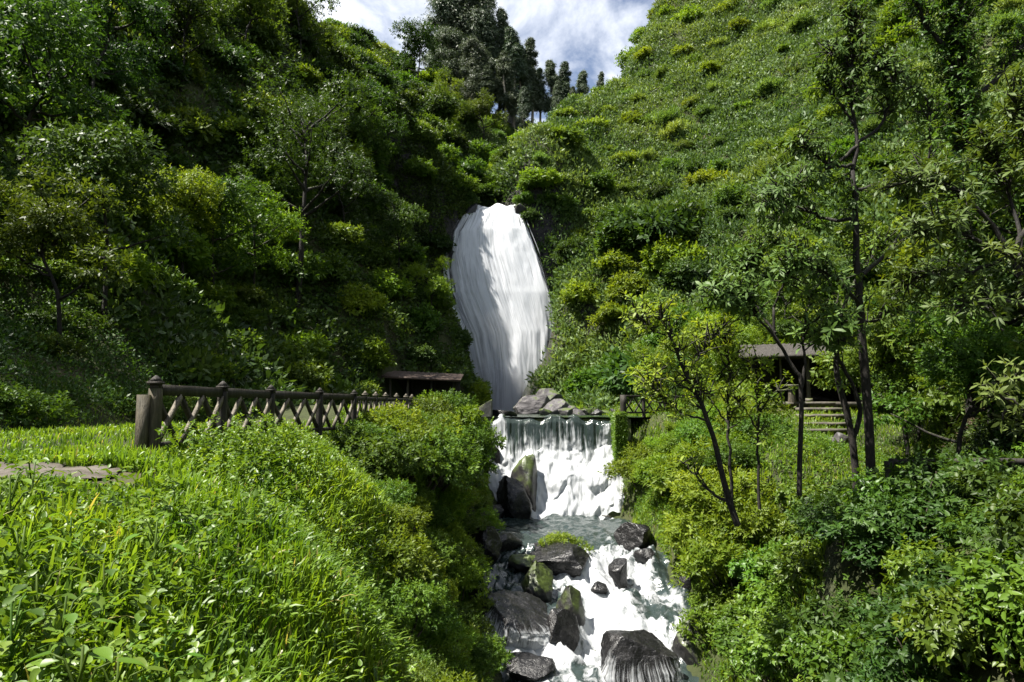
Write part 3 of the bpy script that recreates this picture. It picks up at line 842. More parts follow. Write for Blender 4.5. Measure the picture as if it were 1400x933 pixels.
blockwall('retaining_wall', 'mossy retaining wall bounding the right end of the weir', 'wall', 4.95, 5.42, 32.7, 35.2, -6, -.45, 'concrete', lean=-.0, seed=4)
blockwall('retaining_wall', 'dark leaning stone wall at the left end of the weir', 'wall', -1.9, -1.05, 34.2, 36.6, -5.8, .05, 'concrete', topslope=.5, seed=7)
blockwall('stone_slab', 'dark mossy slab leaning under the left end of the weir', 'slab', -1.5, -.55, 33.2, 34.2, -5.6, -1.7, 'mossrock', topslope=-.9, seed=11)
# broken stick in the froth
mb = MB(); a_, b_ = on_stream(798, 700), on_stream(842, 703)
tube(mb, smooth_path([(a_[0] - .35, a_[1] + 1.6, a_[2] + 2.1), (a_[0] - .05, a_[1] + .5, a_[2] + .5), (a_[0] + .45, a_[1] - 1.1, a_[2] + .12), (a_[0] + 1.0, a_[1] - 2.0, a_[2] + .1)], 14, .02), np.linspace(.05, .022, 14), 6)
tag(mb.build('fallen_branch', M['twig'], smooth=True), 'thin dark branch caught in the froth below the weir', 'branch')

# ================================================================== dirt path
pc = smooth_path([(-5.2, 8.95, 0), (-5.6, 8.95, 0), (-6.3, 9.0, 0), (-7.4, 9.3, 0), (-9.5, 10.2, 0)], 30)
nu = 9; pts = []
for i, c in enumerate(pc):
    d = norm(pc[min(i + 1, 29)] - pc[max(i - 1, 0)]); s_ = np.array([-d[1], d[0], 0])
    hw = (.62 + .16 * math.sin(i * 1.7) + RNG.uniform(-.1, .1)) * sstep(-2, 5, i)
    for j in range(nu):
        q = c + s_ * hw * (j / (nu - 1) * 2 - 1)
        pts.append((q[0], q[1], 0))
pts = np.array(pts); pts[:, 2] = gsample(pts[:, 0], pts[:, 1]) + .03 + .035 * fbm(pts * 2.3, 3, 3)
mb = MB(); mb.add(pts, grid_quads(nu, 30)); tag(mb.build('path', M['dirt'], smooth=True), 'muddy trodden path beside the fence', kind='structure')
PATH = pc[:, :2]
for i in range(7):
    j = [3, 6, 9, 12, 15, 10, 13][i]; q = pc[j] + np.array([RNG.uniform(-.5, .5), RNG.uniform(-.5, .5), 0])
    pass


# ================================================================== fences, railings
def post(root, x, y, z0, z1, w=.17, mat='wood', cap='darkwood', rz=0.0, tilt=0.0):
    mb = MB(); c, s = math.cos(rz), math.sin(rz); R = np.array([[c, -s, tilt], [s, c, 0], [0, 0, 1]])
    n = 9
    vs = []
    for i in range(n):
        k = 1 + RNG.uniform(-.05, .05); zz_ = z0 + (z1 - z0) * i / (n - 1)
        for a, b in ((-1, -1), (1, -1), (1, 1), (-1, 1)): vs.append(np.array([a * w / 2 * k, b * w / 2 * k, zz_]) @ R.T + np.array([x, y, 0]))
    q = [(i * 4 + j, i * 4 + (j + 1) % 4, i * 4 + 4 + (j + 1) % 4, i * 4 + 4 + j) for i in range(n - 1) for j in range(4)] + [((n - 1) * 4, (n - 1) * 4 + 1, (n - 1) * 4 + 2, (n - 1) * 4 + 3)]
    mb.add(vs, q); po = mb.build('post', M[mat], root)
    if cap:
        mb = MB(); box(mb, np.array([tilt * z1, 0, z1 + .03]) , (w * .8, w * .8, .07), R)
        box(mb, np.array([tilt * z1, 0, z1 + .085]), (w * 1.25, w * 1.25, .04), R); box(mb, np.array([tilt * z1, 0, z1 + .155]), (w * 1.15, w * 1.15, .1), R, taper=.12)
        for k in range(len(mb.v)): mb.v[k] = mb.v[k] + np.array([x, y, 0])
        mb.build('post_cap', M[cap], po)
    return po


def xspan(root, a, b, ztop, zbot, n, slat='slat', rail='darkwood', w=.06, th=.045, side=1, bars=True, hr=.13):
    """rails between two posts with n crossed slats: one set in front, one behind"""
    a, b = np.asarray(a, float), np.asarray(b, float)
    d = norm(b - a); nn = np.array([d[1], -d[0], 0]) * side
    mb = MB(); beam(mb, a + np.array([0, 0, ztop]), b + np.array([0, 0, ztop]), .075, hr); mb.build('rail', M[rail], root)
    mb = MB(); beam(mb, a + np.array([0, 0, zbot]), b + np.array([0, 0, zbot]), .06, .09); mb.build('rail', M[rail], root)
    Ln = np.linalg.norm(b - a); st = Ln / n
    for i in range(n):
        p0 = a + d * (st * i + .06); p1 = a + d * (st * (i + 1) - .06)
        lo, hi = np.array([0, 0, zbot + .05]), np.array([0, 0, ztop - hr * .5])
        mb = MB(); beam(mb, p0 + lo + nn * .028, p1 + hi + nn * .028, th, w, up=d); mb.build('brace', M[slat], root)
        mb = MB(); beam(mb, p1 + lo - nn * .028, p0 + hi - nn * .028, th, w, up=d); mb.build('brace', M['darkwood'], root)  # sun on front slats and shade on rear ones put into their colour


fp = [(212, 10.7), (304, 13.1), (370, 15.5), (437, 18.0), (484, 20.4)]
fx = [(at(px, 555, Y_)[0], Y_) for px, Y_ in fp]
fr_ = empty('wooden_fence', (0, 0, 0)); tag(fr_, 'weathered wooden fence with crossed slats beside the grassy bank at left', 'fence')
for i, (x, y) in enumerate(fx):
    z0 = float(gsample(x, y)) - .3
    post(fr_, x, y, z0, .27, .16 if i == 0 else .16, 'wood' if i == 0 else 'darkwood', 'darkwood', rz=.12, tilt=.0)
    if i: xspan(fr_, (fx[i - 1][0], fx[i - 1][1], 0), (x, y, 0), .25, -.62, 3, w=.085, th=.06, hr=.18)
# wide low stub in front of the first post, as the fence ends there
mb = MB(); box(mb, (fx[0][0] - .1, fx[0][1] - .15, -.43), (.15, .13, 1.2), rnd=.4); mb.build('post', M['wood'], fr_)
fp2 = [(499, 21.9), (513.5, 23.1), (527, 24.3), (542, 25.6), (555, 27.0), (563, 28.4), (600, 32.2), (635, 36.0)]
fr2 = empty('wooden_fence', (0, 0, 0)); tag(fr2, 'far section of slatted fence half hidden behind the bushy bank', 'fence')
prev = fx[-1]
for i, (px, Y_) in enumerate(fp2):
    x = at(px, 555, Y_)[0]; z0 = float(gsample(x, Y_)) - .2
    post(fr2, x, Y_, z0, .27, .15, 'wood' if i == 7 else 'darkwood', 'slat' if i != 7 else 'wood', rz=.1)
    xspan(fr2, (prev[0], prev[1], 0), (x, Y_, 0), .22, -.6, 2 if i < 6 else 4, w=.075, th=.05); prev = (x, Y_)

rl = empty('wooden_railing', (0, 0, 0)); tag(rl, 'dark lattice railing at the right end of the weir', 'railing')
rp = [(852, 32.9), (880, 34.4), (910, 34.8), (925, 35.0), (958, 35.6)]
rx = [(at(px, 555, Y_)[0], Y_) for px, Y_ in rp]
for i, (x, y) in enumerate(rx):
    post(rl, x, y, -2.6 if i == 0 else float(gsample(x, y)) - .3, .52, .26 if i == 0 else .15, 'darkwood', None)
    if i: xspan(rl, (rx[i - 1][0], rx[i - 1][1], 0), (x, y, 0), .47, -.33, 2 if i in (1, 2, 4) else 1, slat='darkwood', w=.07, hr=.1)
rr = empty('wooden_railing', (0, 0, 0)); tag(rr, 'low dark railing in shade below the brown bank at right', 'railing')
rp = [(1215, 14.2), (1262, 14.0), (1330, 13.7), (1420, 13.4)]
rx = [at(px, 632, Y_) for px, Y_ in rp]
for i, c in enumerate(rx):
    post(rr, c[0], c[1], -2.5, c[2] + .02, .13, 'darkwood', None)
    if i: xspan(rr, (rx[i - 1][0], rx[i - 1][1], c[2]), (c[0], c[1], c[2]), 0, -.62, 1 if i == 1 else 2, slat='darkwood', w=.07, hr=.12)

# ================================================================== right shelter
hut = empty('wooden_shelter', (16.3, 38.2, .2), -.36); tag(hut, 'open wooden shelter with grey sheet roof above the stone steps', 'shelter')
HM = lambda: MB()
for (x, y, w_, m_) in ((-2.7, -1.6, .1, 'slat'), (-1.2, -1.6, .1, 'slat'), (.15, -1.7, .2, 'wood'), (2.7, -1.6, .16, 'wood'), (-2.7, 1.6, .14, 'darkwood'), (0, 1.6, .14, 'darkwood'), (2.7, 1.6, .14, 'darkwood')):
    post(hut, x, y, 0, 2.55 if y < 0 else 2.55, w_, m_, None)
mb = MB(); box(mb, (.15, -1.7, .1), (.36, .36, .2)); mb.build('post_base', M['stone'], hut)
mb = MB(); box(mb, (0, 0, -.12), (6.4, 4.2, .24)); mb.build('floor_slab', M['stone'], hut)
mb = MB(); box(mb, (0, 1.72, 1.25), (5.7, .08, 2.5)); mb.build('back_wall', M['darkwood'], hut)
mb = MB(); box(mb, (2.85, 0, 1.25), (.08, 3.3, 2.5)); mb.build('side_wall', M['darkwood'], hut)
mb = MB()
for sgn in (-1, 1):
    n = 14
    X_, T_ = np.meshgrid(np.linspace(-3.3, 3.1, 60), np.linspace(0, 1, 8))
    Yr = sgn * (2.5 * (1 - T_)); Zr = 2.5 + .8 * T_ + .025 * np.sin(X_ * 18)
    top = np.stack([X_, Yr, Zr], -1).reshape(-1, 3)
    mb.add(top, grid_quads(60, 8)); mb.add(top - np.array([0, 0, .08]), grid_quads(60, 8))
box(mb, (-.1, -2.5, 2.44), (6.4, .05, .16)); box(mb, (-3.3, -1.2, 2.85), (.05, .16, .1))
mb.build('roof', M['thatch'], hut)
mb = MB(); beam(mb, (-3, -1.65, 2.55), (3, -1.65, 2.55), .12, .16); mb.build('beam', M['darkwood'], hut)
for x0_ in (-.2, .7, 1.6):
    for s_ in (0, 1):
        mb = MB(); beam(mb, (x0_ + .9 * s_, 1.55, .35), (x0_ + .9 * (1 - s_), 1.55 - .02 * s_, .95), .05, .07, up=(0, 1, 0)); mb.build('brace', M['wood'], hut)
mb = MB(); beam(mb, (-.3, 1.5, 1.0), (2.6, 1.5, 1.0), .06, .1); mb.build('rail', M['wood'], hut)
# steps
st_ = empty('stone_steps', (0, 0, 0)); tag(st_, 'flight of wide mossy stone steps leading up to the shelter', 'steps')
for px0, px1, py, Y_ in ((1068, 1150, 549, 36.2), (1090, 1158, 557, 35.3), (1092, 1164, 566, 34.3), (1093, 1166, 577, 33.3), (1040, 1166, 586, 32.4), (1090, 1166, 598, 31.4), (1085, 1160, 611, 30.4)):
    a_, b_ = at(px0, py, Y_), at(px1, py, Y_ - .5); mb = MB()
    beam(mb, a_ + np.array([0, .3, -.1]), b_ + np.array([0, .3, -.1]), .62, .17); beam(mb, a_ + np.array([0, .9, -.22]), b_ + np.array([0, .9, -.22]), .9, .2); mb.build('step', M['stone'], st_)
tb_ = at(1083, 548, 35.7); tbl = empty('stone_table', tuple(tb_)); tag(tbl, 'small pedestal table with round top standing before the shelter', 'table')
mb = MB(); tube(mb, [(0, 0, .72), (0, 0, .74), (0, 0, .83), (0, 0, .84)], [.3, .36, .36, .33], 14, rough=.03); mb.build('tabletop', M['stone'], tbl)
mb = MB(); tube(mb, [(0, 0, -.1), (0, 0, .3), (0, 0, .715)], [.2, .18, .2], 10, rough=.06); mb.build('pedestal', M['wood'], tbl)
bq = at(1060, 604, 28.5); bn = empty('stone_bench', tuple(bq)); tag(bn, 'rough slab bench on stubby legs below the stone steps', 'bench')
mb = MB(); v = rock_shape(SD[0], 210, 14) * np.array([.62, .35, .12]); mb.add(v + np.array([0, 0, .5]), SD[1], SD[2]); mb.build('seat', M['palerock'], bn, smooth=True)
for sx in (-.35, .38):
    mb = MB(); tube(mb, [(sx, 0, -.2), (sx * 1.03, 0, .2), (sx, 0, .42)], [.16, .14, .17], 8, rough=.1); mb.build('leg', M['wood'], bn)
boulder(0, 0, 24, 16, 'grey rounded rock lying on the stone steps', 'palerock', 220, base=at(1152, 606, 30.5), name='stone')
# left shelter
h2 = empty('dark_shelter', (-5.75, 43.6, -.65)); tag(h2, 'shaded shelter with rusty roof edge under the left cliff', 'shelter')
for x in (-2.0, -.9, .6, 2.0):
    post(h2, x, 0, 0, 2.35, .13, 'wood' if x < 0 else 'darkwood', None)
    post(h2, x, 1.9, 0, 2.5, .11, 'darkwood', None)
mb = MB(); X_, T_ = np.meshgrid(np.linspace(-2.5, 2.5, 50), np.linspace(0, 1, 6))
top = np.stack([X_, -.5 + 2.9 * T_, 2.4 + .5 * T_ + .02 * np.sin(X_ * 20) - .05 * X_], -1).reshape(-1, 3); mb.add(top, grid_quads(50, 6)); mb.add(top - np.array([0, 0, .07]), grid_quads(50, 6)); beam(mb, (-2.5, -.52, 2.47), (2.5, -.52, 2.22), .05, .14)
mb.build('roof', M['rustroof'], h2)
mb = MB(); box(mb, (0, 2.05, 1.2), (4.6, .08, 2.4)); mb.build('back_wall', M['darkwood'], h2)
mb = MB(); beam(mb, (-1.9, .4, .5), (1.9, .4, .5), .35, .06); mb.build('bench_plank', M['darkwood'], h2)
mb = MB(); beam(mb, (.7, 0, .9), (1.95, 0, .9), .06, .1); mb.build('rail', M['wood'], h2)
# ================================================================== vegetation
RELABEL = []                                            # (object, base label, px, py)


def crown(rng, lob, nspr, n, L, W, kind, spread=1.1, stem=.15, droop=.15, low=-.35, shell=(.72, 1.05), up=.25):
    mb = MB(); P, d, k = lobe_points(rng, lob, nspr, low, shell)
    D = norm(d + np.array([0, 0, up]) + rng.normal(0, .3, d.shape))
    lb = rng.random(len(lob))
    rb = np.clip(.5 * lb[k] + .5 * rng.random(nspr), 0, 1)
    sprigs(mb, P, D, n, L, W, spread, stem, droop, kind, rng, rbase=rb)
    return mb


def stems(rng, lob, r0=.05, n=5, sides=5, base=(0, 0, -.3)):
    mb = MB()
    for i in rng.permutation(len(lob))[:n]:
        c = np.array(lob[i][:3]); b = np.array(base) + np.array([rng.uniform(-.12, .12), rng.uniform(-.12, .12), 0])
        tube(mb, smooth_path([b, b * .5 + c * .45 + rng.normal(0, .12, 3), c + np.array([0, 0, lob[i][3] * .4])], 7), np.linspace(r0, r0 * .25, 7), sides)
    return mb


# ---- prototypes: meshes shared by all copies of a kind
SH = {}


def shrub_protos(key, mat, count, R, H, nl, lr, nspr, n, L, W, kind, **kw):
    SH[key] = []
    for i in range(count):
        r = np.random.default_rng(abs(hash(key)) % 1000 + i * 31 if False else sum(map(ord, key)) + i * 31)
        lob = lobes(r, nl, (R, R, H), lr, .15)
        fo = crown(r, lob, nspr, n, L, W, kind, **kw).mesh(key + '_foliage', M[mat])
        stm = stems(r, lob, .035 * max(R, .8), 6).mesh(key + '_stems', M['twig'], smooth=True)
        SH[key].append((fo, stm))


shrub_protos('hill_bush', 'mid', 5, 1.0, 1.1, 13, (.28, .75), 600, 7, .24, .10, 'kite', stem=.2)
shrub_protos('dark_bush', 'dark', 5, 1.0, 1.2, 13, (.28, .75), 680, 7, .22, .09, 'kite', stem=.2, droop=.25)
shrub_protos('olive_bush', 'scrub', 4, 1.1, .7, 11, (.22, .6), 480, 8, .26, .06, 'kite', stem=.3, up=.6, spread=.8)
shrub_protos('bright_bush', 'bright', 4, 1.0, 1.0, 13, (.26, .7), 600, 7, .20, .09, 'fold', stem=.2)
shrub_protos('bank_bush', 'mid', 4, .85, .8, 9, (.32, .55), 760, 8, .085, .045, 'fold', stem=.11, droop=.2)
shrub_protos('lime_bush', 'bright', 4, .9, 1.0, 9, (.32, .55), 620, 8, .11, .045, 'fold', stem=.14, droop=.1)
shrub_protos('leafy_bush', 'broad', 5, .8, .75, 10, (.3, .5), 330, 7, .115, .062, 'broad', stem=.16, droop=.35, spread=1.25)
shrub_protos('shade_bush', 'dark', 3, .85, .9, 10, (.3, .55), 330, 7, .12, .058, 'broad', stem=.16, droop=.35, spread=1.25)  # leafy bush again, its leaves darkened to stand for shade
shrub_protos('dry_bush', 'dead', 3, .8, .8, 8, (.3, .5), 420, 6, .10, .04, 'kite', stem=.2, droop=.5)

NAMES = {'hill_bush': 'bush', 'dark_bush': 'dark_bush', 'olive_bush': 'scrub_bush', 'bright_bush': 'bright_bush', 'bank_bush': 'bank_shrub', 'lime_bush': 'bright_shrub', 'leafy_bush': 'leafy_shrub', 'shade_bush': 'shade_shrub', 'dry_bush': 'dry_shrub'}


def put_shrub(key, loc, s, label, group, stem=False, rng=RNG, cat='bush', sink=.25, sq=None):
    fo, stm = SH[key][rng.integers(len(SH[key]))]
    rz = rng.random() * 6.28
    sc_ = (s * rng.uniform(.85, 1.2), s * rng.uniform(.85, 1.2), s * rng.uniform(.85, 1.15) * (sq or 1))
    loc = np.asarray(loc, float) - np.array([0, 0, sink * s])
    if stem:
        r = empty(NAMES[key], loc, rz); r.scale = sc_
        link(bpy.data.objects.new('foliage', fo), r); link(bpy.data.objects.new('stems', stm), r)
    else:
        r = bpy.data.objects.new(NAMES[key], fo); r.location = loc; r.rotation_euler = (0, 0, rz); r.scale = sc_; link(r)
    tag(r, None, cat, group)
    px, py, _ = proj(loc + np.array([0, 0, .8 * s]))
    RELABEL.append((r, label, float(px), float(py)))
    return r


def zone(px, py, Y, left):
    if left:
        h = 'high on' if py < 170 else 'halfway up' if py < 360 else 'low on'
        if Y > 64: return h.replace('low on', 'halfway up') + ' the far cliff left of the waterfall'
        if px > 440: return h + ' the left hill next to the waterfall'
        if py > 360 and px > 190: return 'behind the wooden fence'
        if px < 190: return h + ' the left hill at the picture edge'
        return h + ' the left hill above the fence'
    h = 'high on' if py < 170 else 'halfway up' if py < 360 else 'low on'
    if px < 810: return h + ' the right hill next to the waterfall'
    if px < 985: return h + ' the right hill above the weir railing'
    if px < 1180: return h + ' the right hill above the shelter'
    return h + ' the right hill at the picture edge'


def scatter_hill(n, x0, x1, y0, y1, rule, rng, minp):
    """area-uniform points on the slope, thinner with distance, spaced apart; only where the slope can be seen"""
    x = rng.uniform(x0, x1, n); y = rng.uniform(y0, y1, n); z = gsample(x, y)
    N, a = gnormal(x, y)
    P = np.stack([x, y, z], -1); px, py, f = proj(P)
    keep = (rng.random(n) < np.clip(a / 4, 0, 1)) & rule(x, y, z) & (px > -70) & (px < 1470) & (py > -70) & (py < 700)
    P, N, px, py = P[keep], N[keep], px[keep], py[keep]
    v = visible(P, 1.6); P, N, px, py = P[v], N[v], px[v], py[v]
    out = []; Q = np.zeros((0, 3))
    for p, n_, a_, b_ in zip(P, N, px, py):
        d = minp * (.6 + p[1] / 70)
        if len(Q) == 0 or np.min(np.linalg.norm(Q - p, axis=1)) > d:
            Q = np.vstack([Q, p]); out.append((p, n_, a_, b_))
    return out


is_right = lambda x, y, z: ((x > 1.3 + 3.0 * np.clip((20.5 - z) / 12, 0, 1)) | ((x > -3) & (z > 24))) & (z > 1.2) & ~((np.abs(x - 16) < 5) & (np.abs(y - 38) < 5.5)) & ~((x > 10) & (x < 17.5) & (y > 20) & (y < 40)) & (y > 14)
is_left = lambda x, y, z: (x < 0) & ((z > .5) | ((x < -8.2) & (z > -.45) & (y > 9))) & ~((x > -7.2) & (y > 60) & (z < 19.5) & (y < 80)) & ~((x > -4.6) & (y > 62) & (z < 22.5) & (y < 78)) & ~((np.abs(x + 5.7) < 3.2) & (y > 40) & (y < 46.5))

r1 = np.random.default_rng(101)
hills = scatter_hill(16000, -3, 64, 14, 112, lambda x, y, z: is_right(x, y, z) & ~((y > 54) & (x < 6.3) & (z < 18.5)) & ~((y > 60) & (x < 3.4) & (z < 22)), r1, 1.85)
print('right shrubs', len(hills))
for p, n_, px, py in hills:
    upper = sstep(330, 130, py) * .8
    q = r1.random()
    pn = vnoise(np.array([p[0] / 9, p[1] / 9, p[2] / 9]), 3)
    if q < upper * .8: key, kind = 'olive_bush', 'olive scrub bush'
    elif q < .22 + .2 * (pn > .2): key, kind = 'dark_bush', 'dark green bush'
    elif q < .62: key, kind = 'hill_bush', 'green leafy bush'
    else: key, kind = 'bright_bush', 'bright green bush'
    s = .85 * np.exp(r1.normal(.28, .32)) * (1.3 if key != 'olive_bush' else 1.05) * (1.15 if upper < .4 else .95) * (.75 + p[1] / 220)
    put_shrub(key, p, s, kind + ' ' + zone(px, py, p[1], False), 'bushes on the right hillside', rng=r1, sink=.3)
r1 = np.random.default_rng(202)
hl = scatter_hill(7000, -46, 1, 5, 108, is_left, r1, 2.35)
print('left shrubs', len(hl))
for p, n_, px, py in hl:
    q = r1.random(); far = p[1] > 64
    pn = vnoise(np.array([p[0] / 8, p[1] / 8, p[2] / 8]), 13)
    lit = 150 < px < 640 and 170 < py < 520  # sunlit part of the slope: more bright-leaved bushes, light put into colour
    rim = px > 470 and p[1] < 62  # sunlit rim likewise painted with brighter leaves
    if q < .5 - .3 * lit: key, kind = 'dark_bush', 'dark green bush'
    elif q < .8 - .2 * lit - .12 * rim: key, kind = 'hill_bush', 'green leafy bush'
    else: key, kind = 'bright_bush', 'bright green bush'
    s = r1.uniform(.9, 1.6) * (1.25 if far else 1.15) * (.8 + p[1] / 200)
    if p[1] < 24: key = 'bank_bush'; s *= .95
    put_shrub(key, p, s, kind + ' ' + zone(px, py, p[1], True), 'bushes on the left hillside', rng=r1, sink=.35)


for px, py, Yd, s, kd in ((640, 276, 71.0, 1.0, 'dark_bush'), (624, 262, 71, 1.3, 'dark_bush'), (662, 266, 75, 1.3, 'hill_bush'), (690, 264, 76, 1.3, 'dark_bush'), (716, 276, 71.2, .9, 'hill_bush'), (722, 300, 70.5, .9, 'dark_bush'), (604, 285, 70.4, 1.2, 'dark_bush')):
    put_shrub(kd, at(px, py, Yd), s, 'bush hanging at the lip of the waterfall', 'bushes at the lip of the waterfall', rng=r1)


# ---- ground cover of the slopes (uncountable): small tufts
def tufts(name, label, mat, n, x0, x1, y0, y1, rule, seed, L, W, nleaf, rad, kind='kite', upw=.9, margin=120, rsp=(.6, 1.5)):
    """many small rounded clumps of leaves sitting on the slope"""
    r = np.random.default_rng(seed)
    x = r.uniform(x0, x1, n); y = r.uniform(y0, y1, n); z = gsample(x, y); N, a = gnormal(x, y)
    P = np.stack([x, y, z], -1); px, py, f = proj(P)
    k = (r.random(n) < a / 3.5) & rule(x, y, z) & (px > -margin) & (px < 1400 + margin) & (py > -margin) & (py < 760)
    P, N = P[k], N[k]
    v = visible(P, 1.2); P, N = P[v], N[v]
    m = len(P); mb = MB()
    big = np.clip(.55 + .8 * fbm(P / 4.0, 2, seed), .15, 1.4)
    R = rad * r.uniform(*rsp, m) * (.55 + .6 * big)
    tone = np.clip(.5 + .3 * fbm(P / 5.0, 2, seed + 3) + r.uniform(-.25, .25, m), 0, 1)
    for j in range(nleaf):
        d = norm(r.normal(0, 1, (m, 3)) + N * .55 + np.array([0, 0, .35]))
        b = P + d * (R * r.uniform(.55, 1.05, m))[:, None] * np.array([1, 1, .9])
        A = norm(d * .6 + r.normal(0, .55, (m, 3)) + np.array([0, 0, upw * .5]))
        l = L * r.uniform(.6, 1.4, m) * (.8 + .4 * R / rad)
        leafmesh(mb, b, A, norm(r.normal(0, .4, (m, 3)) + d), l, l * W / L, kind, np.clip(tone + r.uniform(-.2, .2, m), 0, 1))
    o = mb.build(name, M[mat]); tag(o, label, kind='stuff')
    return o


tufts('hillside_scrub', 'grass and low scrub covering the right hillside', 'scrub', 60000, -3, 66, 20, 112, lambda x, y, z: is_right(x, y, z) | ((x > 2.6) & (y > 44) & (z > -.3) & (z < 3)), 5, .30, .12, 46, .95, rsp=(.4, 1.6))
tufts('creepers', 'creepers and low plants covering the left hillside', 'wall', 40000, -48, 3, 22, 112, is_left, 6, .26, .12, 36, .7, upw=.2)
tufts('creepers', 'small leaved creepers at the foot of the left hill behind the path', 'wall', 9000, -26, -6, 5, 24, is_left, 16, .085, .04, 60, .5, upw=.3)
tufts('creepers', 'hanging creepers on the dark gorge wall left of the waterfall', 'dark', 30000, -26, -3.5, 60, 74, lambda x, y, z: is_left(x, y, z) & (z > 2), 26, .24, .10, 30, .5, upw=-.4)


# ---- eucalyptus row on the ridge
def euca(seed, H, broad):
    r = np.random.default_rng(seed); tr = MB(); cr = MB()
    tp = smooth_path([(0, 0, -1.5), (.15, 0, H * .35), (r.normal(0, .25), r.normal(0, .25), H * .7), (r.normal(0, .3), 0, H * .97)], 16)
    tube(tr, tp, np.linspace(.30, .04, 16), 7)
    nC = 74 if broad else 60
    for i in range(nC):
        t = r.uniform(.15 if broad else .22, 1.0); c0 = np.array([np.interp(t, np.linspace(0, 1, 16), tp[:, k]) for k in range(3)])
        a = r.random() * 6.28; wd = (H * (.17 if broad else .07)) * ((1.12 - .85 * (t - .3)) if broad else (1.45 - 1.3 * t ** 1.6)) * math.sqrt(r.random())
        c = c0 + np.array([math.cos(a) * wd, math.sin(a) * wd, wd * .35])
        tube(tr, smooth_path([c0 - np.array([0, 0, wd * .5]), (c0 + c) / 2, c], 5), np.linspace(.07, .025, 5), 4)
        R = H * r.uniform(.04, .085) * (1.0 if broad else .72 * (1.25 - .75 * t))
        lob = [(c[0], c[1], c[2], R)]
        P, d, k = lobe_points(r, lob, 160, -1, (.15, 1.45))
        P = c + (P - c) * np.array([1, 1, 1.3]) * r.uniform(.6, 1.1)
        sprigs(cr, P, norm(d + np.array([0, 0, -.5])), 6, .40, .10, .9, .45, .7, 'kite', r, rbase=np.full(160, r.random()) * .6 + .4 * r.random(160))
    return tr.mesh('eucalyptus_trunk', M['palebark'], True), cr.mesh('eucalyptus_crown', M['euca'])


EU = [euca(300 + i, 20, i < 2) for i in range(5)]
for (px, top, Yd, kind, s) in [(608, -6, 112, 0, 1.1), (632, -30, 114, 1, 1.35), (655, -4, 113, 0, 1.2), (618, 40, 109, 1, .95), (668, 16, 112, 2, 1.1), (684, 12, 114, 3, 1.1), (702, 40, 111, 2, 1.1), (712, 62, 113, 4, .95), (727, 50, 115, 3, 1), (690, 70, 108, 4, .9), (644, 60, 106, 1, .8), (598, 70, 108, 0, .7), (716, 118, 106, 4, .6),
                             (738, 92, 117, 3, .8), (755, 80, 118, 2, .85), (774, 83, 118, 3, .85), (762, 110, 114, 4, .6), (797, 94, 120, 2, .75), (784, 118, 115, 4, .5), (822, 97, 119, 3, .6), (664, 90, 104, 4, .7)]:
    tp = at(px, top, Yd); zg = float(gsample(tp[0], Yd)); H = max(5, tp[2] - zg)
    r = empty('eucalyptus_tree', (tp[0], Yd, zg), RNG.random() * 6.28, H / 20 / .99)
    k = kind if kind < 2 else kind
    wsc = s / (H / 20); r.scale = (H / 20 * min(1.5, max(.7, wsc)), H / 20 * min(1.5, max(.7, wsc)), H / 20)
    link(bpy.data.objects.new('trunk', EU[k][0]), r); link(bpy.data.objects.new('crown', EU[k][1]), r)
    tag(r, None, 'tree', 'eucalyptus trees on the ridge')
    RELABEL.append((r, 'tall eucalyptus with broad dense crown on the ridge' if kind < 2 else ('slender eucalyptus on the ridge above the waterfall' if H > 12 else 'short eucalyptus on the far ridge'), px, top))


# ---- broadleaf trees on the left hill
def broad_tree(seed, H, R, mat, L, W, nspr, kind='kite', nl=12, droop=.2, n=7):
    r = np.random.default_rng(seed); tr = MB(); cr = MB()
    tp = smooth_path([(0, 0, -1), (r.normal(0, .1), r.normal(0, .1), H * .3), (r.normal(0, .35), r.normal(0, .35), H * .62), (r.normal(0, .4), r.normal(0, .4), H * .85)], 12, .02, r)
    tube(tr, tp, np.linspace(.028 * H * .5, .02, 12), 8, rough=.08)
    lob = []
    for i in range(nl):
        t = r.uniform(.35, 1); c0 = np.array([np.interp(t * .95, np.linspace(0, 1, 12), tp[:, k]) for k in range(3)])
        a = i * 2.4 + r.random(); wd = R * math.sqrt(r.random()) * (1.15 - .55 * t)
        c = c0 + np.array([math.cos(a) * wd, math.sin(a) * wd, wd * .3 + .12 * H * t])
        tube(tr, smooth_path([c0, (c0 * .55 + c * .45) + np.array([0, 0, -.1]), c], 7, .03, r), np.linspace(.03 * H * .3, .02, 7), 5)
        lob.append((*c, R * r.uniform(.3, .52)))
    P, d, k = lobe_points(r, lob, nspr, -.7, (.55, 1.08)); lb = r.random(nl)
    sprigs(cr, P, norm(d + np.array([0, 0, .2]) + r.normal(0, .3, d.shape)), n, L, W, 1.1, L * 1.1, droop, kind, r, rbase=.5 * lb[k] + .5 * r.random(nspr))
    return tr.mesh('trunk', M['bark'], True), cr.mesh('crown', M[mat])


BT = {'dark': [broad_tree(400 + i, 6, 2.2, 'dark', .2, .085, 1300) for i in range(3)], 'mid': [broad_tree(420 + i, 6, 2.2, 'mid', .19, .08, 1300) for i in range(3)], 'bright': [broad_tree(440 + i, 5, 2.1, 'bright', .17, .07, 1300, 'fold') for i in range(2)]}


def put_tree(px, py, Yd, s, kind, label, group, name='leafy_tree', i=0):
    p = at(px, py, Yd); z = float(gsample(p[0], Yd)); tr, cr = BT[kind][i % len(BT[kind])]
    r = empty(name, (p[0], Yd, z), RNG.random() * 6.28, s); link(bpy.data.objects.new('trunk', tr), r); link(bpy.data.objects.new('crown', cr), r)
    tag(r, label, 'tree', group); return r


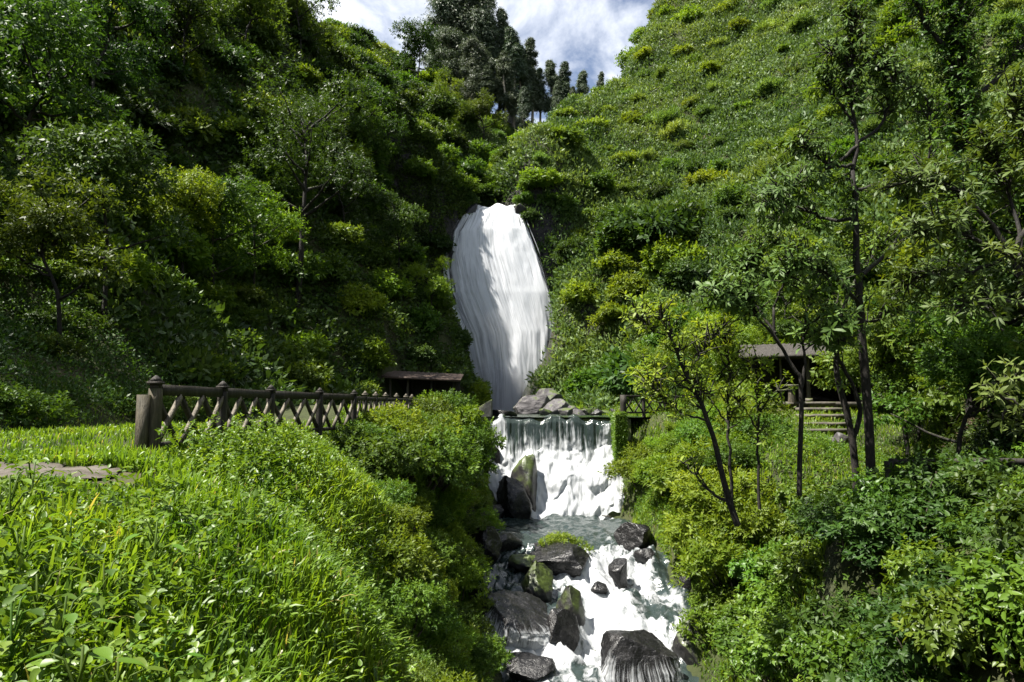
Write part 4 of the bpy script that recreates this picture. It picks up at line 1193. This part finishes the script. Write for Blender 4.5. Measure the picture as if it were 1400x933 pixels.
G_ = 'trees on the left hillside'  # sunlit trees take bright leaves, shaded ones dark: light put into crown colour
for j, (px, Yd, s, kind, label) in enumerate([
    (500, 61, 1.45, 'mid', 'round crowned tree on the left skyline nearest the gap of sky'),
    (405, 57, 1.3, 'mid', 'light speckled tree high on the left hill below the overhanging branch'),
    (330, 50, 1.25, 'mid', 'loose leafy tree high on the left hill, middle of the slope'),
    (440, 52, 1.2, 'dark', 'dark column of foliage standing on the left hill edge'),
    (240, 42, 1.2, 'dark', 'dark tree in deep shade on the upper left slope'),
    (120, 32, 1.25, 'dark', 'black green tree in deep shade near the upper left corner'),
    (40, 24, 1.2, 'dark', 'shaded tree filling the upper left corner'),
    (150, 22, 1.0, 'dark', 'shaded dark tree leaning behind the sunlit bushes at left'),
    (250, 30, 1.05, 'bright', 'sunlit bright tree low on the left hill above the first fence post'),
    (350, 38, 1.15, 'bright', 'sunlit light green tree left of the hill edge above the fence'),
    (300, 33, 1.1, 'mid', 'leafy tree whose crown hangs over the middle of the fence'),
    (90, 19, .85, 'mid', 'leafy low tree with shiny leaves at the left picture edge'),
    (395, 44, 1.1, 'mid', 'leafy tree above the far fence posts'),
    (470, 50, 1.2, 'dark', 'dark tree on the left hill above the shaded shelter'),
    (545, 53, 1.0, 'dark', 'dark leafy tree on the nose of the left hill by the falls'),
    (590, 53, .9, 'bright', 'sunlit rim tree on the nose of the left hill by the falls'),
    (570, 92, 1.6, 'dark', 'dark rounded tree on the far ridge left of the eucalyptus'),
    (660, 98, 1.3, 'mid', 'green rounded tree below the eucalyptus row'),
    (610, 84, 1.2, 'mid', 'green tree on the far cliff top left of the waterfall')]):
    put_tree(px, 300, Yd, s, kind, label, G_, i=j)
tr, cr = BT['mid'][1]
r = empty('leafy_tree', (-9.3, 1.0, float(gsample(-9.3, 1.0))), 1.0, 1.15); link(bpy.data.objects.new('trunk', tr), r); link(bpy.data.objects.new('crown', cr), r)
tag(r, 'leafy tree just left of the picture shading the near grass', 'tree', G_)
# big tree whose branches hang into the top left
BT['over'] = [broad_tree(470, 14, 4.2, 'dark', .20, .075, 2000, 'kite', 16, .4)]
put_tree(418, 0, 41, 1.05, 'over', 'tall tree on the left with branches hanging against the sky', G_, 'overhanging_tree')


BT['tall'] = [broad_tree(480 + i, 11, 3.4, 'dark', .22, .09, 1900, 'kite', 16, .3) for i in range(2)]
for j, (x, y, s) in enumerate(((-23, 14, .9), (-27, 22, .8))):
    tr, cr = BT['tall'][j % 2]; r = empty('leafy_tree', (x, y, float(gsample(x, y))), RNG.random() * 6.28, s)
    link(bpy.data.objects.new('trunk', tr), r); link(bpy.data.objects.new('crown', cr), r)
    tag(r, 'tall dark tree on the upper left slope shading the corner, ' + ['left and nearer one', 'right and farther one'][j], 'tree', G_)


# ---- trees near the camera, limbs surveyed from the photograph
def limb_tree(name, label, Y, limbs, leaf, mat, nper, seed, L, W, n, kind='long', spread=1.25, stem=.1, droop=.3, r0=.1, fork=1.0, extra=0.0, bark='bark', twiglen=.5, cat='tree'):
    r = np.random.default_rng(seed)
    base = at(limbs[0][0][0][0], limbs[0][0][0][1], Y)
    zg = float(gsample(base[0], base[1])); base[2] = min(base[2], zg + .0) if base[2] < zg + 1.5 else base[2]
    root = empty(name, base); tag(root, label, cat)
    tr = MB(); cr = MB()
    for li, (pts, ra, rb, lf) in enumerate(limbs):
        W3 = []
        dz = 0
        for i, q in enumerate(pts):
            dY = q[2] if len(q) > 2 else 0
            W3.append(at(q[0], q[1], Y + dY))
        if li == 0: W3[0] = base - np.array([0, 0, .25])
        W3 = np.array(W3) - base
        pth = smooth_path(W3, 16, .012, r)
        tube(tr, pth, np.linspace(ra, rb, 16), 7, rough=.07)
        if lf <= 0: continue
        ln = np.linalg.norm(np.diff(pth, axis=0), axis=1).sum()
        m = max(2, int(lf * nper * ln))
        tpos = r.uniform(.3, 1.0, m) ** .8; tpos[:2] = 1
        P0 = np.stack([np.interp(tpos, np.linspace(0, 1, 16), pth[:, k]) for k in range(3)], -1)
        td = norm(np.stack([np.interp(tpos, np.linspace(0, 1, 16), np.gradient(pth[:, k])) for k in range(3)], -1))
        D = norm(td * .6 + r.normal(0, .75, (m, 3)) + np.array([0, 0, .25]))
        tl = twiglen * r.uniform(.25, 1.15, m)
        E = P0 + D * tl[:, None] + np.array([0, 0, .06]) * tl[:, None]
        for a_, b_, d_ in zip(P0, E, D):
            tube(tr, [a_, (a_ + b_) / 2 + r.normal(0, .02, 3), b_], [.016, .012, .008], 4)
        sprigs(cr, E, norm(D + np.array([0, 0, .5])), n, L, W, spread, stem, droop, kind, r)
    tr.build('trunk', M[bark], root, True); cr.build('crown', M[mat], root)
    return root


# dark slender tree
limb_tree('slender_tree', 'tall dark slender tree with drooping narrow leaves standing against the right hill', 14.5, [
    ([(1192, 650), (1182, 500), (1174, 400), (1170, 300), (1166, 232)], .10, .05, .25),
    ([(1166, 232), (1172, 195), (1167, 150), (1164, 110), (1166, 60), (1163, 25)], .05, .012, 1.8),
    ([(1168, 226), (1140, 228), (1118, 215), (1095, 190, -.5)], .04, .015, 1.2),
    ([(1172, 200), (1135, 230), (1080, 258, -.6), (1045, 280, -1)], .045, .015, 1.2),
    ([(1170, 300), (1130, 300, .4), (1090, 285, .8), (1060, 300, 1)], .045, .015, 1.2),
    ([(1172, 195), (1205, 170), (1215, 130), (1205, 90)], .04, .012, 1.2),
    ([(1168, 170), (1140, 130, .3), (1128, 100, .5)], .03, .01, 1.2),
    ([(1166, 110), (1190, 80), (1212, 90, -.3), (1225, 105, -.5)], .025, .01, 1.2),
    ([(1165, 80), (1145, 60), (1135, 75)], .02, .01, 1.2),
    ([(1172, 260), (1215, 250), (1240, 270, .5), (1255, 300, .8)], .045, .014, 1.2),
    ([(1175, 380), (1225, 330, .6), (1262, 250, 1), (1270, 150, 1.2), (1235, 110, 1.2)], .05, .015, .7),
    ([(1178, 420), (1140, 380, -.8), (1105, 360, -1.2)], .045, .015, 1.0)], None, 'rosette', 24, 501, .2, .05, 9, droop=.75, twiglen=.5, spread=1.1)
limb_tree('forked_tree', 'dark mossy double stemmed tree before the shelter at right', 15.5, [
    ([(1172, 655), (1165, 600), (1152, 545), (1143, 500), (1146, 450), (1160, 400)], .09, .04, 0),
    ([(1165, 600), (1176, 560), (1160, 515), (1140, 480), (1120, 450, -.5)], .06, .025, .3),
    ([(1146, 450), (1120, 410, -.4), (1090, 390, -.8), (1050, 380, -1)], .045, .014, 1.3),
    ([(1150, 430), (1125, 370), (1095, 340, .5), (1050, 330, .8)], .045, .014, 1.3),
    ([(1160, 400), (1185, 360, .4), (1210, 330, .8)], .04, .014, 1.2),
    ([(1155, 420), (1190, 440, .3), (1230, 420, .6)], .04, .014, 1.0)], None, 'rosette', 22, 502, .2, .05, 9, droop=.35, twiglen=.5, spread=1.3)
limb_tree('rosette_tree', 'thin black trunked tree with silvery rosettes of long leaves before the shelter', 13.5, [
    ([(1092, 660), (1094, 580), (1096, 520), (1086, 505), (1072, 480), (1060, 455), (1058, 420)], .05, .025, 0),
    ([(1096, 530), (1100, 490), (1098, 450), (1110, 400, .3)], .035, .013, .5),
    ([(1072, 480), (1040, 440, -.4), (1010, 410, -.6), (985, 400, -.8)], .03, .012, 1.5),
    ([(1060, 455), (1030, 410, .3), (1020, 370, .5), (1035, 345, .6)], .03, .012, 1.5),
    ([(1058, 420), (1075, 380, -.4), (1090, 360, -.6)], .025, .012, 1.5),
    ([(1098, 450), (1130, 430, -.4), (1150, 445, -.6)], .025, .012, 1.4),
    ([(1100, 450), (1130, 455, .3), (1150, 465, .4)], .02, .01, 1.0)], None, 'rosette', 30, 503, .2, .05, 10, droop=.2, twiglen=.4, spread=1.35)
# saplings in the light
limb_tree('leaning_sapling', 'leaning thin dark sapling over the sunlit bushes right of the weir', 13.0, [
    ([(1008, 700), (985, 640), (968, 575), (940, 515), (915, 460), (903, 430)], .065, .016, .6),
    ([(1003, 690), (975, 675), (955, 655, .2), (935, 632, .3)], .035, .012, .3),
    ([(968, 575), (935, 565, -.2), (910, 548, -.3), (885, 522, -.5)], .025, .01, 1.3),
    ([(940, 515), (960, 480, .2), (985, 450, .3)], .025, .01, 1.3),
    ([(950, 535), (915, 520, .3), (880, 505, .5)], .022, .01, 1.3),
    ([(915, 460), (890, 450), (870, 430, -.3)], .02, .01, 1.3)], None, 'bright', 24, 504, .15, .04, 8, droop=.15, twiglen=.45)
limb_tree('thin_sapling', 'straight thin sapling just right of the leaning dark sapling', 13.8, [
    ([(1003, 690), (997, 620), (995, 560), (998, 500), (992, 460)], .035, .012, 1.0),
    ([(996, 580), (965, 540, .3), (945, 520, .3)], .02, .01, 1.2), ([(997, 540), (1025, 510, -.3), (1040, 500, -.4)], .02, .01, 1.2), ([(998, 510), (975, 470), (965, 455)], .02, .01, 1.2)], None, 'bright', 22, 505, .14, .045, 8, droop=.15, twiglen=.4)
limb_tree('thin_sapling', 'straight thin sapling in front of the left corner of the shelter', 15.0, [
    ([(1038, 680), (1036, 620), (1037, 560), (1034, 530)], .035, .012, 1.0),
    ([(1036, 590), (1015, 555), (1005, 545)], .02, .01, 1.2), ([(1036, 570), (1055, 540), (1065, 535)], .02, .01, 1.2)], None, 'bright', 16, 506, .12, .045, 8, droop=.15, twiglen=.35)
# right edge
limb_tree('ivy_trunk_tree', 'thick dark ivy covered trunk rising at upper right', 21.0, [
    ([(1330, 560), (1322, 350), (1316, 200), (1308, 90), (1305, -60)], .22, .16, 3),
    ([(1312, 150), (1360, 110), (1400, 60), (1440, 40)], .10, .03, 1.2), ([(1310, 80), (1270, 40), (1240, -20)], .09, .03, 1.2), ([(1316, 230), (1350, 250, -1), (1385, 230, -1.5)], .08, .03, 1.2),
    ([(1308, 30), (1350, 0), (1390, -30)], .08, .03, 1.2), ([(1318, 260), (1285, 240, -1), (1262, 260, -1.4)], .06, .02, 1.2)], None, 'mid', 26, 507, .19, .07, 8, droop=.4, twiglen=.8)
limb_tree('long_leaf_tree', 'sunlit tree with whorls of long leaves and pale flower spikes at right edge', 12.0, [
    ([(1440, 640), (1420, 520), (1405, 420), (1385, 350)], .12, .05, .2),
    ([(1385, 350), (1350, 300), (1310, 265), (1270, 245), (1235, 250)], .05, .015, 1.5),
    ([(1385, 350), (1340, 330, -.4), (1290, 310, -.6), (1250, 320, -.8)], .045, .015, 1.5),
    ([(1395, 380), (1390, 300, .4), (1370, 240, .6), (1350, 200, .7)], .045, .015, 1.3),
    ([(1390, 340), (1420, 270), (1410, 190), (1385, 130)], .05, .015, 1.3),
    ([(1385, 350), (1330, 370, .4), (1280, 370, .6), (1240, 390, .8)], .04, .015, 1.3),
    ([(1405, 420), (1360, 410, -.5), (1320, 420, -.8)], .04, .015, 1.0)], None, 'rosette', 19, 508, .22, .045, 11, droop=.25, twiglen=.5, spread=1.25)
limb_tree('overhanging_branches', 'near leafy branches with star shaped leaf whorls reaching in at right edge', 7.0, [
    ([(1560, 900), (1540, 700), (1500, 560), (1470, 480)], .09, .04, .1),
    ([(1470, 480), (1430, 500), (1395, 510), (1360, 525)], .025, .01, 1.6),
    ([(1480, 500), (1440, 555), (1400, 560), (1365, 540, -.2)], .025, .01, 1.4),
    ([(1470, 480), (1440, 400), (1410, 370), (1385, 355)], .025, .01, 1.2),
    ([(1500, 560), (1450, 610), (1410, 590)], .02, .01, 1.2)], None, 'rosette', 9, 509, .13, .033, 10, droop=.2, twiglen=.22, spread=1.35, cat='branches')

# ---- right bank: leafy shrubs in the foreground, brighter ones by the weir
r2 = np.random.default_rng(303)
def bank_scatter(n, x0, x1, y0, y1, rule, mind, rng):
    x = rng.uniform(x0, x1, n); y = rng.uniform(y0, y1, n); z = gsample(x, y)
    P = np.stack([x, y, z], -1); px, py, f = proj(P)
    k = rule(x, y, z, px, py) & (px > -60) & (px < 1480) & (py < 1150)
    out = []
    for p in P[k]:
        if all(np.linalg.norm(p - q) > mind(p) for q in out): out.append(p)
    return out


pts = bank_scatter(2500, 2.2, 15.5, 4.2, 19.5, lambda x, y, z, px, py: (z > sz(y) + 1.0) & (z < .4) & (px > 985 - np.clip(y - 16, 0, 4) * 4), lambda p: .5 + .036 * p[1], r2)
print('right bank', len(pts))
for p in pts:
    px, py, _ = proj(p)
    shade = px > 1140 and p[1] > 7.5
    key = 'shade_bush' if (shade and r2.random() < .65) else 'leafy_bush'  # shade on this stretch painted by darker leaves
    k = ('shade-darkened leafy shrub' if key == 'shade_bush' else 'broad leaved shrub') + (' below the low dark railing' if py < 760 and px > 1150 else ' at the lower right corner' if px > 1150 else ' on the stream bank at lower right' if py > 790 else ' on the right bank below the saplings')
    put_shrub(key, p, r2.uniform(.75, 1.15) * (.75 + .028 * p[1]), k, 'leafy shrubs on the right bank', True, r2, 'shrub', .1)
pts = bank_scatter(2600, 4.4, 14.5, 18.5, 41, lambda x, y, z, px, py: (z > sz(np.minimum(y, 34)) + .7) & (z < .9) & (px < 1050) & (px > 848 + np.clip(34.5 - y, 0, 16) * 8.2) & ~((y > 32) & (px < 965)) & ~((y > 26) & (px > 1015)), lambda p: 1.25, r2)
print('right bank far', len(pts))
for p in pts:
    px, py, _ = proj(p)
    s = r2.uniform(1.1, 1.7)
    if px < 965: s = min(s, max(.45, (-.022 * p[1] - p[2]) / 1.45))
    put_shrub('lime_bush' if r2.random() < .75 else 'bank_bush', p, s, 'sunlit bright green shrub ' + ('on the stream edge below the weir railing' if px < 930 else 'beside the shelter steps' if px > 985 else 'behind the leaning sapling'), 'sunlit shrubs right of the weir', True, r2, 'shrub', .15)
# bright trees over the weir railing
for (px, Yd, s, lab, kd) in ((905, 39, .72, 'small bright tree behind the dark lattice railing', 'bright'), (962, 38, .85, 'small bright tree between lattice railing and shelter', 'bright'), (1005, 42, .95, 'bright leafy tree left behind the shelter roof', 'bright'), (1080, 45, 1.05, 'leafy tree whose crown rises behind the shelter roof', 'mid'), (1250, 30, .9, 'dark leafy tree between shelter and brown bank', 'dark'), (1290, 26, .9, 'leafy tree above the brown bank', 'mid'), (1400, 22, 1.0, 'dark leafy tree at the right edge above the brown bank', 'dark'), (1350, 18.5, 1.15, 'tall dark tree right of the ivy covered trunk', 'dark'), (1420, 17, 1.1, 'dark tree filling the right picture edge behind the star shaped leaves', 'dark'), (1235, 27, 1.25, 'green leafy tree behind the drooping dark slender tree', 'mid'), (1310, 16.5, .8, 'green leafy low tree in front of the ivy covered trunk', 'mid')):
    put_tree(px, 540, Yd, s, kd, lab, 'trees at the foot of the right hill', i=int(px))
# brown bank with dry growth
pts = bank_scatter(900, 10.5, 17, 13.5, 24, lambda x, y, z, px, py: (px > 1215) & (px < 1360) & (py > 430) & (py < 640), lambda p: .95, r2)
for p in pts:
    put_shrub('dry_bush' if r2.random() < .65 else 'shade_bush', p, r2.uniform(.8, 1.15), 'brown dry tangled bush on the shaded bank above the low railing', 'dry growth on the brown bank', False, r2, 'bush', .3)

# ---- left bank
r3 = np.random.default_rng(404)
left_edge = lambda y: np.interp(y, [4, 8, 14, 22, 30, 36], [-1.3, -1.6, -2.0, -2.6, -3.0, -3.2])
pts = bank_scatter(3500, -5.2, .3, 6.5, 36, lambda x, y, z, px, py: (z > sz(np.minimum(y, 34)) + .5) & (z < -.5) & (px > 492 + np.clip(18 - y, 0, 12) * 8) & (px < np.where(y > 24, 660, 650)) & (x > -5.0 + .05 * y) & ((y < 32) | (x < -2.3)), lambda p: .62 + .02 * p[1], r3)
print('left bank', len(pts))
for p in pts:
    px, py, _ = proj(p)
    key = 'bank_bush' if r3.random() < .62 else 'lime_bush'
    s = r3.uniform(.7, 1.1) * (.7 + .018 * p[1])
    if px > 622: s *= .8
    if p[1] > 16 and p[2] > -2.3: s *= 1.4
    if 485 < px < 655 and p[1] > 16 and p[2] > -2.3: s = max(s, (.2 - p[2]) / 1.2)
    put_shrub(key, p, s, ('dense green' if key == 'bank_bush' else 'bright leafy') + ' shrub ' + ('in front of the far fence' if py < 620 else 'on the left bank beside the weir froth' if py < 700 else 'on the left bank beside the calm pool' if py < 780 else 'on the left bank beside the water curtain' if py < 870 else 'on the left bank at the bottom edge'), 'shrubs on the left bank', True, r3, 'shrub', .15)

for px, py, Yd, s in ((478, 572, 19.2, 1.0), (500, 570, 20.0, 1.15), (524, 568, 21.5, 1.25), (552, 568, 23, 1.3), (580, 567, 25, 1.35), (610, 572, 27, 1.3), (640, 588, 29, 1.15), (560, 590, 20, 1.0), (600, 600, 22, 1.1), (516, 596, 18.6, .9)):
    x_ = at(px, py, Yd)[0]; p = np.array([x_, Yd, max(float(gsample(x_, Yd)), at(px, py, Yd)[2] - .9)])
    put_shrub('bank_bush', p, s, 'dense green shrub in front of the far fence', 'shrubs on the left bank', True, r3, 'shrub', .2)

# plant cushion on the flat boulder
o, (w_, d_, h_), seed = plant_rock
lob = [(-.55, 0, .05, .3), (-.2, .1, .15, .36), (.2, -.05, .12, .36), (.55, 0, .02, .3), (.85, -.15, -.12, .22), (0, .2, .2, .3)]
pr = empty('cushion_plant', (o.location[0] + .15, o.location[1] + .25, o.location[2] + h_ * .95))
tag(pr, 'bright green leafy cushion plant growing on the flat black boulder', 'plant')
crown(np.random.default_rng(77), lob, 520, 7, .075, .034, 'fold', stem=.08, droop=.1).build('foliage', M['bright'], pr)
stems(np.random.default_rng(78), lob, .02, 6, base=(0, 0, -.15)).build('stems', M['twig'], pr, True)

# mossy grass mound by the falls, and moss on the retaining wall
tufts('moss', 'bright moss and grass on the mound right of the waterfall foot', 'grass', 16000, 1.2, 11, 43, 60, lambda x, y, z: (z > -.4) & (z < 6) & (x < 3.5 + (y - 40) * .2), 9, .17, .035, 20, .35)
rw = np.random.default_rng(91); n = 2600
for nm, lab, xa, xb in (('moss', 'bright moss hanging on the retaining wall at the right end of the weir', 5.0, 5.9),):
    mb = MB(); P = np.stack([rw.uniform(xa - .1, 5.45, n), np.where(rw.random(n) < .6, 32.65, rw.uniform(32.55, 34.8, n)), rw.uniform(-3.6, -.3, n)], -1)
    P[:, 0] = np.where(P[:, 1] > 32.7, 4.92, P[:, 0]); D = norm(np.stack([rw.normal(-.3, .4, n), rw.normal(-.8, .3, n), rw.normal(.2, .4, n)], -1))
    sprigs(mb, P, D, 5, .13, .035, .9, .05, .5, 'kite', rw); tag(mb.build(nm, M['grass']), lab, kind='stuff')

# ---- grass of the left bank (blades with two bends)
rg = np.random.default_rng(505)


def blades(n, x0, x1, y0, y1, rule, Lr, Wr, wgt, seed, pmax=900):
    r = np.random.default_rng(seed)
    y = y0 + (y1 - y0) * r.random(n) ** wgt; x = r.uniform(x0, x1, n); z = gsample(x, y)
    P = np.stack([x, y, z], -1); px, py, f = proj(P + np.array([0, 0, .3]))
    k = rule(x, y, z, px, py) & (px > -80) & (px < pmax) & (py < 1100)
    d2 = np.min(np.linalg.norm(P[k][:, None, :2] - PATH[None], axis=2), axis=1); P = P[k]; P = P[d2 > .62 + .4 * vnoise(P * 1.6, 3)]
    m = len(P); a = r.random(m) * 6.28; dirn = np.stack([np.cos(a) + .25, np.sin(a) - .2, 0 * a], -1); dirn = norm(dirn)
    patch = fbm(P * .55, 2, 17)
    L = r.uniform(*Lr, m) * (1 + .45 * patch) * (.45 + .55 * sstep(.2, 2.6, P[:, 0] + 5.6 + .0 * P[:, 1] + 1.6 * (P[:, 1] < 6.5))) * np.where((P[:, 1] > 6.4) & (P[:, 1] < 8.6) & (P[:, 0] < -3.9), .42, 1); W = r.uniform(*Wr, m); lean = r.uniform(.12, .75, m)
    side = np.stack([-dirn[:, 1], dirn[:, 0], 0 * a], -1); side = norm(side + r.normal(0, .3, (m, 3)))
    pts = []
    for t, wd in ((0, .6), (.3, 1), (.6, .9), (.83, .55), (1, 0)):
        h = np.sin(t * math.pi * .5 * (1 + .55 * lean)) / 1.0
        c = P + np.array([0, 0, 1]) * (L * (t - lean * .75 * t ** 2.4))[:, None] + dirn * (L * lean * (t ** 1.8) * .85)[:, None]
        pts.append((c, wd))
    v = []
    for c, wd in pts[:-1]:
        v += [c + side * (W * wd / 2)[:, None], c - side * (W * wd / 2)[:, None]]
    v.append(pts[-1][0]); v = np.stack(v, 1); b = np.arange(m)[:, None] * 9
    q = np.concatenate([b + np.array([i * 2, i * 2 + 1, i * 2 + 3, i * 2 + 2]) for i in range(3)]); t3 = b + np.array([6, 7, 8])
    mb = MB(); rn = np.clip(.45 + .3 * patch + r.uniform(-.35, .35, m), 0, .92); rn = np.where(r.random(m) < .02, 1.0, rn)
    mb.add(v, q, t3, np.repeat(rn, 9)); return mb


gr = lambda x, y, z, px, py: (z > sz(np.minimum(y, 34)) + .6) & (x < left_edge(y) + 1.6) & (x > -5.35 - .0 * y) | ((x <= -5.35) & (y < 10.4) & (z > -1.6))
mb = blades(60000, -7.5, 0.6, 2.6, 12, gr, (.26, .6), (.016, .036), 1.0, 61)
mb.merge(blades(42000, -7.5, 0.0, 10, 25, lambda x, y, z, px, py: gr(x, y, z, px, py) & (px < 640), (.3, .6), (.02, .04), 1.2, 62))
mb.merge(blades(16000, -12, -5.3, 8, 20, lambda x, y, z, px, py: (z < .6), (.18, .5), (.014, .028), 1.0, 63))
tag(mb.build('grass', M['grass']), 'long lush grass on the left bank', kind='stuff')
mb = blades(60000, 5.4, 20, 16, 45, lambda x, y, z, px, py: (z > -4.2) & (z < 2.2) & (px > 820) & ~((np.abs(x - 16.3) < 3.2) & (np.abs(y - 38.2) < 2.3)), (.12, .34), (.02, .045), 1.0, 64, 1480)
mb.merge(blades(12000, 3.0, 7, 14, 33, lambda x, y, z, px, py: (z > sz(y) + .15) & (px > 820), (.2, .5), (.02, .04), 1.0, 65, 1480))
tag(mb.build('grass', M['grass']), 'short grass on the terrace before the shelter and the right stream bank', kind='stuff')
# broad leaved weeds among the grass
mb = MB(); n = 9500
y = rg.uniform(2.8, 17, n); x = rg.uniform(-6.5, 0, n); z = gsample(x, y); P = np.stack([x, y, z], -1); px, py, f = proj(P)
dens = .35 + .9 * sstep(.05, .5, fbm(P * .7, 2, 71)) + .6 * sstep(260, 40, px)
k = (z > sz(y) + .8) & (x < left_edge(y) + 1.2) & ((x > -5.3) | (y < 10)) & (rg.random(n) < dens)
P = P[k]; P = P[np.min(np.linalg.norm(P[:, None, :2] - PATH[None], axis=2), axis=1) > 1.15]
P = P[~((P[:, 1] > 6.3) & (P[:, 1] < 8.8) & (P[:, 0] < -3.8)) | (rg.random(len(P)) < .2)]
P = P + np.array([0, 0, 1]) * rg.uniform(.15, .58, len(P))[:, None]
sprigs(mb, P, norm(rg.normal(0, .35, P.shape) + np.array([0, 0, 1])), 6, .085, .05, 1.25, .12, .3, 'broad', rg)
tag(mb.build('weeds', M['broad']), 'broad leaved weeds growing through the grass on the left bank', kind='stuff')
# low undergrowth of the right bank and terrace
mb = MB(); n = 22000
y = rg.uniform(4, 40, n); x = rg.uniform(2, 19, n); z = gsample(x, y); P = np.stack([x, y, z], -1); px, py, f = proj(P)
k = (z > sz(np.minimum(y, 34)) + .4) & (z < 3.5) & (px > 830) & (px < 1450) & ((y < 34) | (x > 5.6)) & ~((np.abs(x - 16.0) < 4.6) & (np.abs(y - 36) < 6.5)) & ~((x < 9.8) & (y > 30.5) & (y < 37))
P = P[k] + np.array([0, 0, 1]) * rg.uniform(.05, .45, k.sum())[:, None]
sprigs(mb, P, norm(rg.normal(0, .5, P.shape) + np.array([0, 0, 1])), 7, .12, .06, 1.2, .14, .3, 'fold', rg)
tag(mb.build('undergrowth', M['mid']), 'low leafy undergrowth on the right bank and terrace', kind='stuff')
# big leaved plants, bottom left
PL = []
for i in range(3):
    r = np.random.default_rng(600 + i); lf = MB(); sm = MB()
    for j in range(11):
        a = j * 2.4 + r.random(); h = .18 + .045 * j; rad_ = .20 - .008 * j
        e = np.array([math.cos(a) * rad_, math.sin(a) * rad_, h + .05]); tube(sm, [(0, 0, h - .12), e * .5 + np.array([0, 0, .5 * h]), e], [.007, .006, .004], 5)
        d = norm(np.array([math.cos(a), math.sin(a), -.1])); leafmesh(lf, e[None], d[None], np.array([[d[0] * .25, d[1] * .25, 1.0]]), .10 + .03 * r.random(), .07, 'broad', np.array([r.random()]))
    tube(sm, [(0, 0, -.1), (.01, 0, .3), (0, .02, .66)], [.012, .01, .006], 6)
    PL.append((lf.mesh('leaves', M['broad']), sm.mesh('stalk', M['mid'])))
for (px, py, Yd) in ((40, 700, 6.0), (100, 735, 5.2), (30, 780, 4.5), (150, 760, 4.8), (95, 850, 3.9), (30, 880, 3.7), (170, 880, 3.6), (120, 905, 3.4), (215, 720, 5.6), (300, 880, 3.9), (330, 845, 4.2), (60, 830, 4.1), (230, 830, 4.2), (400, 900, 4.0), (15, 725, 5.6)):
    x = at(px, 700, Yd)[0]; lf, sm = PL[RNG.integers(3)]
    r = empty('leafy_plant', (x, Yd, float(gsample(x, Yd)) - .02), RNG.random() * 6.28, RNG.uniform(.8, 1.2)); link(bpy.data.objects.new('leaves', lf), r); link(bpy.data.objects.new('stalk', sm), r)
    tag(r, None, 'plant', 'big leaved plants in the grass'); RELABEL.append((r, 'big heart leaved plant in the grass at lower left', px, py))

# ---- labels: say which one of its look-alikes
ORD = ['leftmost', 'second', 'third', 'fourth', 'fifth', 'sixth', 'seventh', 'eighth', 'ninth', 'tenth', 'eleventh', 'twelfth']
from collections import defaultdict
gp = defaultdict(list)
for o, lab, px, py in RELABEL: gp[lab].append((px, py, o))


def rank(items, lab):
    items.sort(key=lambda t: t[0])
    n = len(items)
    if n == 1: items[0][2]['label'] = lab; return
    for i, (px, py, o) in enumerate(items):
        if i == 0: w_ = 'leftmost'
        elif i == n - 1: w_ = 'rightmost'
        elif i < n / 2: w_ = (ORD[i] if i < 12 else '%dth' % (i + 1)) + ' from left'
        else: w_ = (ORD[n - 1 - i] if n - 1 - i < 12 else '%dth' % (n - i)) + ' from right'
        o['label'] = lab + ', ' + w_


for lab, items in gp.items():
    if len(items) > 7:                                   # split a long row into an upper and a lower one
        items.sort(key=lambda t: t[1]); h = len(items) // 2
        rank(items[:h], 'upper ' + lab); rank(items[h:], 'lower ' + lab)
    else: rank(items, lab)

# ---- spray round the fall, and the valley air
def vol_mat(name, dens, col):
    m, nt, out = new_mat(name); v = nd(nt, 'ShaderNodeVolumePrincipled', Density=dens); v.inputs['Color'].default_value = (*col, 1); v.inputs['Anisotropy'].default_value = .15
    nt.links.new(v.outputs[0], out.inputs['Volume']); return m


def blob(label, c, r, dens, seed):
    mb = MB(); mb.add(SD[0] * np.array(r) * (1 + .3 * fbm(SD[0] * 1.6 + seed, 3, seed))[:, None] + np.array(c), SD[1], SD[2])
    o = mb.build('mist', vol_mat('mist_air', dens, (.95, .97, 1)), smooth=True); tag(o, label, kind='stuff')


blob('spray boiling up at the foot of the waterfall', at(697, 548, 65), (3.9, 3.6, 3.0), .09, 3)
blob('fine spray rising before the lower half of the waterfall', at(690, 500, 65), (4.6, 3.6, 5.5), .022, 5)


#PART5
